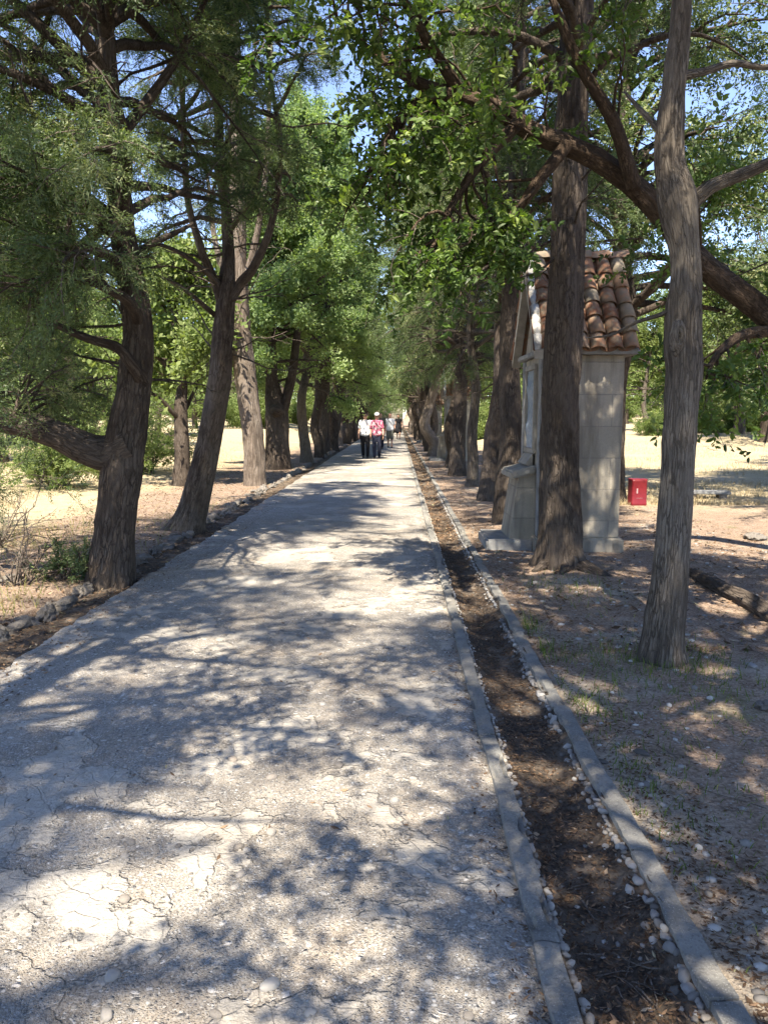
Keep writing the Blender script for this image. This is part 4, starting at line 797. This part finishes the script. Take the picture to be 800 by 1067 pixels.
flakes(16000, (.93, 6), (2, 15), gz, .022, .25); flakes(5000, (.93, 1.25), (1.8, 14), gz, .022, .22); flakes(7000, (.93, 4.6), (5, 32), gz, .06, .42, 1.4, .01, 1.0); flakes(12000, (-6, -2.95), (4, 26), gz, .05, .38, 1.4, .01, 1.0); flakes(13000, (.50, .80), (1.6, 14), zsoil, .020, .28, 1.5, .012, 1.0); flakes(2500, (.5, .8), (10, 60), zsoil, .07, .4, 1.4, .015, 1.0); flakes(3500, (-2.85, -2.5), (3.5, 25), zsoil2, .04, .45, 1.5, .012, 1.0); flakes(1800, (-2.50, -2.12), (3.5, 24), zroad, .03, .35, 1.4, .006, .8); flakes(700, (.30, .41), (1.8, 18), zroad, .022, .3, 1.5, .006, .8); flakes(260, (-2.3, .38), (2.5, 14), zroad, .03, .4, 1.4, .004, .7)
tag(mb.build('leaf_litter', M['litter'], smooth=False), kind='stuff')
mb = MB(); n = 560; Y = 2+rg.random(n)**1.5*12; X = np.where(rg.random(n) < .35, rg.uniform(.52, .79, n), rg.uniform(.95, 5, n)); Z = np.where(X < .85, zsoil(X, Y), gz(X, Y))+.008; a = rg.uniform(0, 6.28, n)
P = grow(rg, np.stack([X, Y, Z], 1), np.stack([np.cos(a), np.sin(a), 0*a], 1), np.where(X < .85, .5, 1)*rg.uniform(.06, .32, n), 5, 0, .18); P[:, :, 2] = Z[:, None]+rg.uniform(0, .012, (n, 5)); P[:, :, 0] = np.where(X[:, None] < .85, np.clip(P[:, :, 0], .5, .81), P[:, :, 0]); batch_tubes(mb, P, rg.uniform(.0015, .004, n), np.full(n, .001), 5)
tag(mb.build('twig_litter', M['twig']), kind='stuff')
# gravel: crumbs on the dirt and the road
mb = MB(); bm = bmesh.new(); bmesh.ops.create_icosphere(bm, subdivisions=1, radius=1); IV = np.array([v.co[:] for v in bm.verts]); IF = np.array([[v.index for v in f.verts] for f in bm.faces]); IF = np.hstack([IF, IF[:, 2:3]]); bm.free()
def crumbs(n, xr, yr_, zf, smin, smax, pw=1.8):
    Y = yr_[0]+rg.random(n)**pw*(yr_[1]-yr_[0]); X = rg.uniform(*xr, n); ok = vnoise(np.stack([X*2.2, Y*2.2, 0*X], 1), 14) > rg.uniform(-.7, .6, n); X, Y = X[ok], Y[ok]; n = len(X); s = smin+(smax-smin)*rg.random(n)**3; Z = zf(X, Y)+s*.1
    V = np.stack([X, Y, Z], 1)[:, None, :]+IV[None]*(s[:, None]*rg.uniform(.6, 1.3, (n, 3)))[:, None, :]*np.array([1, 1, .6]); F = (IF[None]+(np.arange(n)*len(IV))[:, None, None]).reshape(-1, 4); mb.add(V.reshape(-1, 3), F, 0, None, np.repeat(rg.random(n), len(IV)))
E = np.array(extra); V = E[:, None, :3]+IV[None]*(E[:, 3:4]*rg.uniform(.8, 1.3, (len(E), 3)))[:, None, :]*np.array([1, 1, .65]); mb.add(V.reshape(-1, 3), (IF[None]+(np.arange(len(E))*len(IV))[:, None, None]).reshape(-1, 4), 0, None, np.repeat(rg.uniform(.35, 1, len(E)), len(IV)))
crumbs(6500, (-2.35, .39), (1.7, 8), zroad, .002, .009); crumbs(6500, (.94, 4.5), (1.9, 11), gz, .003, .026); crumbs(500, (.5, .8), (1.7, 7), zsoil, .004, .012)
tag(mb.build('gravel', M['gravel']), kind='stuff')

# fallen log
mb = MB(); trunk_tube(mb, np.array([[2.90, 7.5, .02], [2.87, 6.9, .03], [2.90, 6.2, .025], [2.87, 5.4, .02], [2.95, 4.6, .01]])+np.array([0, 0, 0]), [.05, .065, .07, .075, .06], 601, 30, .03, .12, .016, 0, 0, 0, .14); tag(mb.build('fallen_log', M['bark_red']), 'dark weathered log lying on the dirt right of the leaning grey trunk', 'log')

# ------------------------------------------------------------------ boxes
def box(mb, x0, x1, y0, y1, z0, z1, bev=.006, tint=0.0, jit=0.0, seed=0):
    bm = bmesh.new(); bmesh.ops.create_cube(bm, size=1.0)
    for v in bm.verts: v.co = ((x0+x1)/2+v.co.x*(x1-x0), (y0+y1)/2+v.co.y*(y1-y0), (z0+z1)/2+v.co.z*(z1-z0))
    if bev: bmesh.ops.bevel(bm, geom=list(bm.edges), offset=bev, segments=2, affect='EDGES')
    V = np.array([v.co[:] for v in bm.verts]); 
    if jit: V = V+jit*np.stack([vnoise(V*4+9, seed), vnoise(V*4+30, seed+1), vnoise(V*4+60, seed+2)], 1)
    bm.verts.index_update(); F = []
    for f in bm.faces:
        ix = [v.index for v in f.verts]
        if len(ix) == 3: F.append(ix+[ix[2]])
        elif len(ix) == 4: F.append(ix)
        else:
            for k in range(1, len(ix)-1): F.append([ix[0], ix[k], ix[k+1], ix[k+1]])
    bm.free(); mb.add(V, F, 0, None, tint)
def prism(mb, poly, y0, y1, axis='y', tint=0.0):
    """poly of (a, z) extruded along an axis"""
    n = len(poly); p0 = [(a, y0, z) if axis == 'y' else (y0, a, z) for a, z in poly]; p1 = [(a, y1, z) if axis == 'y' else (y1, a, z) for a, z in poly]
    F = [[i, (i+1) % n, n+(i+1) % n, n+i] for i in range(n)]
    for k in range(1, n-1): F += [[0, k, k+1, k+1], [n, n+k+1, n+k, n+k]]
    mb.add(p0+p1, F, 0, None, tint)

# ------------------------------------------------------------------ shrine (front faces -x)
def make_shrine():
    root = empty('wayside_shrine'); D, W, H = .92, 1.14, 2.24; x0, x1, w = -D/2, D/2, W/2
    mb = MB(); box(mb, x0, x1, -w, w, .16, H, .012); mb.build('wall', M['stone'], root, smooth=False)
    mb = MB(); box(mb, x0-.04, x1+.05, -w-.05, w+.05, -.15, .16, .02, 0, .012, 3); mb.build('plinth', M['stone'], root, smooth=False)
    mb = MB(); box(mb, x0-.02, x0+.10, -w-.018, -w+.13, .17, H-.001, .008); mb.build('pilaster', M['greystone'], root, smooth=False)
    mb = MB(); box(mb, x0-.02, x0+.10, w-.13, w+.018, .17, H-.001, .008); mb.build('pilaster', M['greystone'], root, smooth=False)
    mb = MB(); box(mb, x0-.07, x1+.13, -w-.14, w+.14, H, H+.065, .012); mb.build('cornice', M['greystone'], root, smooth=False)
    zr, ze, wy = H+1.13, H+.07, w+.12
    mb = MB(); prism(mb, [(-w, ze-.004), (w, ze-.004), (0, zr-.14)], x0+.01, x1-.01, 'x'); mb.build('gable_wall', M['stone'], root, smooth=False)
    for s in (-1, 1):                                # raking boards on the front gable
        mb = MB(); q = [(s*(wy+.05), ze-.13), (s*(wy+.07), ze-.03), (0, zr+.03), (0, zr-.17)]; prism(mb, q if s > 0 else q[::-1], x0-.13, x0-.03, 'x'); mb.build('raking_cornice', M['trim'], root, smooth=False)
    rg = rng_(77); roof = MB()                       # barrel tiles, both slopes
    ln = math.hypot(wy, zr-ze); cols = 6; rows = 6; xa, xb = x0-.06, x1+.12; cw = (xb-xa)/cols
    for s in (-1, 1):
        dn = np.array([0, s*wy/ln, -(zr-ze)/ln]); up = np.array([0, s*(zr-ze)/ln, wy/ln]); top = np.array([0, 0, zr]); X = np.array([1.0, 0, 0])
        roof.add([top+X*xa-up*.02, top+X*xb-up*.02, top+X*xb+dn*ln-up*.02, top+X*xa+dn*ln-up*.02], [0, 1, 2, 3] if s < 0 else [3, 2, 1, 0], 0, None, .2)
        for c in range(cols):
            for r_ in range(rows):
                for cover in (0, 1):
                    if cover == 0 and c == 0: pass
                    cx = xa+cw*(c+(.5 if cover else 0.0 if c else .0)); 
                    L = ln/rows*1.28; a0 = r_*ln/rows+rg.normal(0, .010); th = np.linspace(0, PI, 9); tw = rg.normal(0, .035); sh = rg.normal(0, .007)
                    if cover:  V = lambda a, R_, lift: [top+X*(cx+sh+tw*(a-a0)+R_*math.cos(t))+dn*a+up*(R_*math.sin(t)*.95+lift) for t in th]
                    else: V = lambda a, R_, lift: [top+X*(cx+sh+R_*math.cos(t))+dn*a+up*(R_*.5-R_*math.sin(t)*.6+lift) for t in th]
                    R0, R1 = cw*.40, cw*.49; A = V(a0, R0, .004), V(a0+L, R1, .030); Bi = [p-up*.013 for p in A[1]]; Ai = [p-up*.013 for p in A[0]]
                    P_ = np.array(A[0]+A[1]+Bi+Ai); n = 9; F = []
                    for k in range(n-1): F += [[k, k+1, n+k+1, n+k], [n+k, n+k+1, 2*n+k+1, 2*n+k], [2*n+k, 2*n+k+1, 3*n+k+1, 3*n+k]]
                    roof.add(P_, F, 0, None, float(np.clip(rg.normal(.5 if cover else .25, .34), 0, 1)))
    for k in range(5):                               # ridge
        xx = xa+(xb-xa)/5*k; th = np.linspace(0, PI, 9); P_ = np.array([[xx+a, -.09*g*math.cos(t), zr+.02+.09*g*math.sin(t)+l] for a, g, l in ((0, .88, 0), ((xb-xa)/5*1.15, 1.05, .015), ((xb-xa)/5*1.15, .9, .0)) for t in th]); F = []
        for r_ in range(2):
            for q in range(8): F.append([r_*9+q, r_*9+q+1, (r_+1)*9+q+1, (r_+1)*9+q])
        roof.add(P_, F, 0, None, float(rg.uniform(.2, .9)))
    roof.build('roof', M['tile'], root, smooth=True)
    mo = MB(); rg = rng_(78)                         # lumpy mortar sealing the gable edge of the tiles
    for s in (-1, 1):
        for k in range(9):
            f = (k+.5)/9; c = np.array([x0-.075, s*wy*f, zr-(zr-ze)*f+.035]); L = .09; bm = bmesh.new(); bmesh.ops.create_icosphere(bm, subdivisions=2, radius=1.0); V = np.array([v.co[:] for v in bm.verts]); V = V*(1+.35*fbm(V*1.7+k*3+s, 79, 3)[:, None]); Fm = np.array([[v.index for v in q.verts] for q in bm.faces]); Fm = np.hstack([Fm, Fm[:, 2:3]]); bm.free()
            dn = np.array([0, s*wy/ln, -(zr-ze)/ln]); up = np.array([0, s*(zr-ze)/ln, wy/ln]); mo.add(c+V[:, :1]*np.array([.055, 0, 0])+V[:, 1:2]*dn*L+V[:, 2:3]*up*.038, Fm)
    mo.build('mortar_edge', M['mortar'], root)
    mb = MB(); fr = x0-.03                           # framed relief panel on the front
    box(mb, fr-.012, fr+.028, -.30, .30, 1.12, 1.18, .006); box(mb, fr-.012, fr+.028, -.30, -.24, 1.181, 2.10, .006); box(mb, fr-.012, fr+.028, .24, .30, 1.181, 2.10, .006); box(mb, fr-.012, fr+.028, -.30, .30, 2.101, 2.16, .006); f_ = mb.build('panel_frame', M['trim'], root, smooth=False)
    mb = MB(); ny, nz = 26, 48; V, F = grid(np.linspace(-.24, .24, ny), np.linspace(1.18, 2.10, nz), lambda X, Y: 0*X); V = np.stack([fr+.018-.028*np.clip(fbm(np.stack([V[:, 0]*7, V[:, 1]*7, 0*V[:, 0]], 1), 88, 3)+.1, -.2, 1), V[:, 0], V[:, 1]], 1); mb.add(V, F[:, ::-1]); mb.build('relief', M['panel'], f_)
    mb = MB(); prism(mb, [(x0-.30, .10), (x0-.005, .10), (x0-.005, .93), (x0-.20, .86)], -.33, .33, 'y'); mb.build('pedestal', M['stone'], root, smooth=False)
    mb = MB(); box(mb, x0-.30, x0-.004, -.40, .40, .862, .95, .02, 0, .012, 9)
    for k in range(len(mb.v)): mb.v[k][:, 2] += (mb.v[k][:, 0]-(x0-.15))*.22
    mb.build('ledge', M['trim'], root, smooth=False)
    mb = MB(); box(mb, x0-.58, x0-.02, -.44, .44, -.10, .115, .025, 0, .015, 11); mb.build('step', M['greystone'], root, smooth=False)
    mb = MB(); prism(mb, [(x0-.03, .95), (x0-.12, .99), (x0-.03, 1.115)], -.26, .26, 'y'); mb.build('sill', M['trim'], root, smooth=False)
    return root
sh = make_shrine(); sh.location = (2.07, 9.38, g1(2.07, 9.38)+.0); sh.rotation_euler = (0, 0, R(1)); tag(sh, 'roofed stone shrine with terracotta barrel tiles behind the stout brown trunk', 'shrine', 'wayside shrines along the right side')
for (y, lab) in ((27.6, 'stone shrine half hidden among trunks midway down the right side'), (47, 'distant stone shrine far down the right side past the midway one')):
    c = copy_tree(sh); c.location = (2.14, y, 0); tag(c, lab)

# ------------------------------------------------------------------ red bin, slab
x, y = gpx(663, 526); z = g1(x, y); root = empty('metal_bin', (x, y, z-.01), R(4)); tag(root, 'small red metal bin standing on the litter between the shrine and leaning trunk', 'bin')
def oval(mb, prof, ax, ay, n=28):
    th = np.linspace(0, 2*PI, n, endpoint=False); e = 9.0; cx = np.sign(np.cos(th))*np.abs(np.cos(th))**(2/e); cyy = np.sign(np.sin(th))*np.abs(np.sin(th))**(2/e)
    V = np.array([[cx[k]*ax*s, cyy[k]*ay*s, zz] for s, zz in prof for k in range(n)]); m = len(prof); i = np.arange(m-1)[:, None]; j = np.arange(n)[None, :]
    mb.add(V, np.stack([i*n+j, i*n+(j+1) % n, (i+1)*n+(j+1) % n, (i+1)*n+j], -1))
mb = MB(); oval(mb, [(.0, .0), (.96, .0), (1.0, .012), (1.0, .05), (.985, .055), (.985, .43), (1.0, .435), (1.0, .45), (.9, .452)], .138, .12); mb.build('body', M['red'], root)
mb = MB(); oval(mb, [(1.0, .450), (1.015, .453), (1.015, .468), (1.0, .472), (.9, .473), (.0, .474)], .138, .12); mb.build('lid', M['red_lid'], root)
mb = MB()
for (a, b, c, d) in ((-.060, -.034, .22, .31), (-.06, .05, .137, .141)): box(mb, a, b, -.1225, -.1165, c, d, .001)
mb.build('label', M['white'], root, smooth=False)
x, y = gpx(735, 520); z = g1(x, y); root = empty('stone_slab', (x, y, z), R(-3)); tag(root, 'low grey slab on two blocks at the edge of the yellow field, behind the leaning trunk', 'slab')
mb = MB(); box(mb, -.40, .40, -.16, .16, .08, .135, .012, 0, .012, 4); mb.build('slab_top', M['greystone'], root, smooth=False)
for s in (-.28, .28):
    mb = MB(); box(mb, s-.07, s+.07, -.12, .12, -.05, .082, .015, 0, .01, 5); mb.build('block', M['rock'], root, smooth=False)

# ------------------------------------------------------------------ people
def capsule(mb, p, q, r0, r1, sx=1.0, n=14):
    p, q = np.array(p, float), np.array(q, float); T = q-p; L = np.linalg.norm(T); T = T/max(L, 1e-6); a = np.array([1.0, 0, 0]) if abs(T[0]) < .9 else np.array([0, 1.0, 0]); N = a-T*(a@T); N /= np.linalg.norm(N); B = np.cross(T, N); rings = []
    for k in range(5): e = -PI/2*(1-k/4); rings.append((p+T*r0*math.sin(e), max(r0*math.cos(e), 1e-4)))
    for k in range(5): e = PI/2*k/4; rings.append((q+T*r1*math.sin(e), max(r1*math.cos(e), 1e-4)))
    th = np.linspace(0, 2*PI, n, endpoint=False); V = np.array([c+r*(sx*math.cos(t)*N+math.sin(t)*B) for c, r in rings for t in th]); m = len(rings); i = np.arange(m-1)[:, None]; j = np.arange(n)[None, :]
    mb.add(V, np.stack([i*n+j, i*n+(j+1) % n, (i+1)*n+(j+1) % n, (i+1)*n+j], -1))
def ellip(mb, c, r, n=14):
    bm = bmesh.new(); bmesh.ops.create_icosphere(bm, subdivisions=3, radius=1); V = np.array([v.co[:] for v in bm.verts])*np.array(r)+np.array(c); F = np.array([[v.index for v in f.verts] for f in bm.faces]); bm.free(); mb.add(V, np.hstack([F, F[:, 2:3]]))
def fused(mb, name, mat, parent, vox=.012, smooth=4):
    """fuse the shapes of mb into one continuous skin"""
    o = mb.build(name, mat, None); r = o.modifiers.new('r', 'REMESH'); r.mode = 'VOXEL'; r.voxel_size = vox; r.use_smooth_shade = True; s = o.modifiers.new('s', 'SMOOTH'); s.iterations = smooth; s.factor = .5
    dg = bpy.context.evaluated_depsgraph_get(); me = bpy.data.meshes.new_from_object(o.evaluated_get(dg)); old = o.data; o.modifiers.clear(); o.data = me; bpy.data.meshes.remove(old); o.parent = parent
    if not len(me.materials): me.materials.append(mat)
    return o
def person(label, x, y, H, stride, top, legs_m, hair, sleeve=.5, trouser=1.0, facing=PI, hat=None, glasses=False, bag=None, dress=False, hairlen=.0, arm=0.0):
    k = H/1.70; root = empty('person', (x, y, .0), facing+PI); root.scale = (k, k, k); tag(root, label, 'person')     # local: looks along -y
    hip = {-1: (-.085, 0, .90), 1: (.085, 0, .90)}; kn = {s: (s*.095, -.10*stride*s-.03, .49) for s in (-1, 1)}; an = {s: (s*.085, -.22*stride*s+.02, .095+(.05*abs(stride) if stride*s < 0 else 0)) for s in (-1, 1)}
    sh_ = {s: (s*.165, .0, 1.385) for s in (-1, 1)}; el = {s: (s*.225, .03+.08*stride*s*.8, 1.115) for s in (-1, 1)}; wr = {s: (s*.24, -.05+.20*stride*s*.8-arm*.1, .885+arm*.1) for s in (-1, 1)}
    b = MB(); capsule(b, (-.04, 0, .93), (.04, 0, .93), .115, .115); capsule(b, (0, 0, .95), (0, .005, 1.15), .115, .105, 1.15); capsule(b, (0, .0, 1.15), (0, .01, 1.33), .112, .118, 1.25); capsule(b, (-.10, .01, 1.36), (.10, .01, 1.36), .075, .075); capsule(b, (0, .015, 1.38), (0, -.005, 1.50), .056, .052)
    ellip(b, (0, -.012, 1.595), (.073, .088, .105)); ellip(b, (0, -.045, 1.535), (.05, .05, .045)); capsule(b, (0, -.098, 1.60), (0, -.112, 1.575), .009, .014); ellip(b, (0, -.092, 1.535), (.022, .012, .010))
    for s in (-1, 1):
        ellip(b, (s*.075, .005, 1.59), (.010, .020, .030)); capsule(b, sh_[s], el[s], .052, .040); capsule(b, el[s], wr[s], .039, .027)
        capsule(b, hip[s], kn[s], .088, .060); capsule(b, kn[s], tuple((np.array(kn[s])*.65+np.array(an[s])*.35)+np.array([0, .015, 0])), .057, .056); capsule(b, kn[s], an[s], .055, .038); f = np.array(an[s]); capsule(b, f+np.array([0, .02, -.055]), f+np.array([0, -.13, -.07]), .036, .026)
        w = np.array(wr[s]); capsule(b, w, w+np.array([0, -.012, -.075]), .026, .032, .7)
        for q in range(4):
            a = w+np.array([0, -.034+.019*q, -.095]); l = (.062, .075, .070, .055)[q]; capsule(b, a, a+np.array([-s*.008, -.008, -l*.55]), .0095, .009); capsule(b, a+np.array([-s*.008, -.008, -l*.55]), a+np.array([-s*.026, -.012, -l]), .009, .008)
        capsule(b, w+np.array([0, -.025, -.03]), w+np.array([-s*.012, -.055, -.075]), .011, .009); capsule(b, w+np.array([-s*.012, -.055, -.075]), w+np.array([-s*.02, -.058, -.105]), .009, .008)
    fused(b, 'body', M['skin'], root, .0085, 3)
    for s in (-1, 1):
        e = MB(); ellip(e, (s*.030, -.093, 1.607), (.011, .007, .008)); e.build('eye', M['glass_dark'], root)
    c = MB(); capsule(c, (-.07, .0, .95), (.07, .0, .95), .142, .142, 1.0); capsule(c, (-.055, .0, 1.02), (.055, .0, 1.02), .138, .138, 1.0); capsule(c, (0, 0, .96), (0, .005, 1.18), .14, .128, 1.2); capsule(c, (0, .0, 1.15), (0, .012, 1.34), .132, .132, 1.25); capsule(c, (0, .012, 1.39), (-.14, .012, 1.365), .078, .066); capsule(c, (0, .012, 1.39), (.14, .012, 1.365), .078, .066); capsule(c, (0, .015, 1.39), (0, .01, 1.43), .085, .068)
    for s in (-1, 1):
        a, d = np.array(sh_[s]), np.array(el[s]); capsule(c, a, a+(d-a)*sleeve*1.3, .070, .064)
    if dress:
        for s in (-1, 1): capsule(c, (s*.07, 0, .95), (s*.10, .0, .56), .145, .150)
        capsule(c, (0, -.02, .80), (0, -.0, .58), .16, .17, 1.1)
    fused(c, 'dress' if dress else 'shirt', M[top], root, .012, 5)
    if not dress:
        c = MB(); capsule(c, (-.05, 0, .93), (.05, 0, .93), .128, .128)
        for s in (-1, 1):
            h, n_, a = (np.array(v[s]) for v in (hip, kn, an)); capsule(c, h, n_, .108, .080 if trouser > .6 else .095)
            if trouser > .6: capsule(c, n_, a+np.array([0, 0, .02]), .078, .062)
        fused(c, 'trousers' if trouser > .6 else 'shorts', M[legs_m], root, .012, 5)
    for s in (-1, 1):
        f = np.array(an[s]); c = MB(); capsule(c, f+np.array([0, .028, -.048]), f+np.array([0, -.15, -.068]), .046, .034, 1.0); fused(c, 'shoe', M['leather'], root, .01, 2)
    c = MB(); ellip(c, (0, .022, 1.640), (.080, .092, .078)); ellip(c, (0, .060, 1.575), (.075, .055, .09+hairlen*.5))
    if hairlen: capsule(c, (0, .06, 1.55), (0, .07, 1.55-hairlen), .075, .06, 1.2)
    fused(c, 'hair', M[hair], root, .01, 3)
    if hat:
        c = MB(); ellip(c, (0, .005, 1.672), (.094, .106, .062)); capsule(c, (-.04, -.10, 1.648), (.04, -.10, 1.648), .035, .035); capsule(c, (-.03, -.14, 1.640), (.03, -.14, 1.640), .022, .022); fused(c, 'cap', M[hat], root, .01, 3)
    if glasses:
        c = MB()
        for s in (-1, 1): ellip(c, (s*.032, -.103, 1.606), (.026, .008, .018))
        capsule(c, (-.01, -.106, 1.61), (.01, -.106, 1.61), .004, .004)
        for s in (-1, 1): capsule(c, (s*.056, -.098, 1.61), (s*.079, .0, 1.605), .004, .004)
        c.build('sunglasses', M['glass_dark'], root)
    if bag:
        rb = empty('shoulder_bag', (x, y, 0), facing+PI); rb.scale = (k, k, k); tag(rb, bag, 'bag'); c = MB(); box(c, .16, .27, -.12, .10, .74, .98, .03); c.build('pouch', M['leather'], rb)
        c = MB(); Q = np.array([[.215, -.02, .97], [.17, -.135, 1.10], [.05, -.165, 1.24], [-.06, -.125, 1.38], [-.09, .0, 1.462], [-.02, .135, 1.36], [.10, .16, 1.18], [.20, .10, 1.04], [.215, -.02, .97]]); trunk_tube(c, Q, [.011]*9, 5, 8, .04, 0, 0, 0, 0, 0, 0); c.build('strap', M['leather'], rb)
    return root
person('dark haired walker in white short sleeved shirt and black trousers, left of the strolling pair', -1.24, 28.9, 1.68, .55, 'cloth_white', 'cloth_black', 'hair', .6, 1.0, PI, None, True)
person('walker in a pink patterned shirt, white cap and navy trousers, right of the strolling pair', -.80, 28.7, 1.68, -.6, 'cloth_pink', 'cloth_navy', 'hair_brown', .6, 1.0, PI, 'cloth_white', True, 'dark shoulder bag carried by the walker in pink')
person('walker in a white shirt and shorts with bare legs, behind the strolling pair', -.42, 38.6, 1.72, .5, 'cloth_white', 'cloth_khaki', 'hair_brown', .5, .3, PI, None, False, 'dark crossbody bag on the walker in shorts')
person('walker in grey shirt mostly hidden behind the walker in pink', -.86, 37.0, 1.74, -.4, 'cloth_khaki', 'cloth_navy', 'hair_brown', .5, 1.0, PI)
person('woman with long dark hair in a black dress walking furthest away', .0, 54, 1.70, .5, 'cloth_black', None, 'hair', .3, 0, PI, None, False, None, True, .2)

# ------------------------------------------------------------------ light
SUN_EL = R(57)                  # sun behind the viewer, a little to the left
SUN_AZ = R(9)
sd = np.array([-math.sin(SUN_AZ)*math.cos(SUN_EL), -math.cos(SUN_AZ)*math.cos(SUN_EL), math.sin(SUN_EL)])
L = bpy.data.lights.new('sun', 'SUN'); L.energy = 3.8; L.angle = R(.53); L.color = (1, .895, .73); so = bpy.data.objects.new('sun', L); COL.objects.link(so); so.rotation_euler = Vector(sd).to_track_quat('Z', 'Y').to_euler(); so.location = (0, 0, 30)
w = bpy.data.worlds.new('World'); sc.world = w; w.use_nodes = True; nt = w.node_tree; nt.nodes.clear(); out = nt.nodes.new('ShaderNodeOutputWorld'); bgd = nt.nodes.new('ShaderNodeBackground'); sky = nt.nodes.new('ShaderNodeTexSky'); sky.sky_type = 'NISHITA'; sky.sun_disc = False; sky.sun_elevation = SUN_EL; sky.sun_rotation = math.atan2(sd[0], sd[1]); sky.air_density = 1.0; sky.dust_density = .0; sky.ozone_density = 2.5; sky.altitude = 400
hs = nt.nodes.new('ShaderNodeHueSaturation'); hs.inputs['Saturation'].default_value = .98; hs.inputs['Hue'].default_value = .512; nt.links.new(sky.outputs[0], hs.inputs['Color']); nt.links.new(hs.outputs[0], bgd.inputs[0]); bgd.inputs[1].default_value = .08; nt.links.new(bgd.outputs[0], out.inputs[0])

cam = bpy.data.cameras.new('camera'); cam.sensor_fit = 'VERTICAL'; cam.sensor_height = 36; cam.lens = FPX/1067*36; cam.clip_start = .05; cam.clip_end = 2000
co = bpy.data.objects.new('camera', cam); COL.objects.link(co); co.matrix_world = Matrix(((CR[0], CU[0], -CF[0], 0), (CR[1], CU[1], -CF[1], 0), (CR[2], CU[2], -CF[2], CAM_H), (0, 0, 0, 1))); sc.camera = co
vs = sc.view_settings; vs.view_transform = 'Standard'; vs.look = 'None'; vs.exposure = 2.28; vs.gamma = 1; vs.use_curve_mapping = False
cyc = sc.cycles; cyc.max_bounces = 9; cyc.diffuse_bounces = 7; cyc.glossy_bounces = 2; cyc.transmission_bounces = 4; cyc.transparent_max_bounces = 4; cyc.use_adaptive_sampling = True; cyc.adaptive_threshold = .02; cyc.use_denoising = True; cyc.sample_clamp_indirect = 6
print('SCRIPT', round(time.time()-T0, 1), 's; faces', sum(len(o.data.polygons) for o in sc.objects if o.type == 'MESH'))
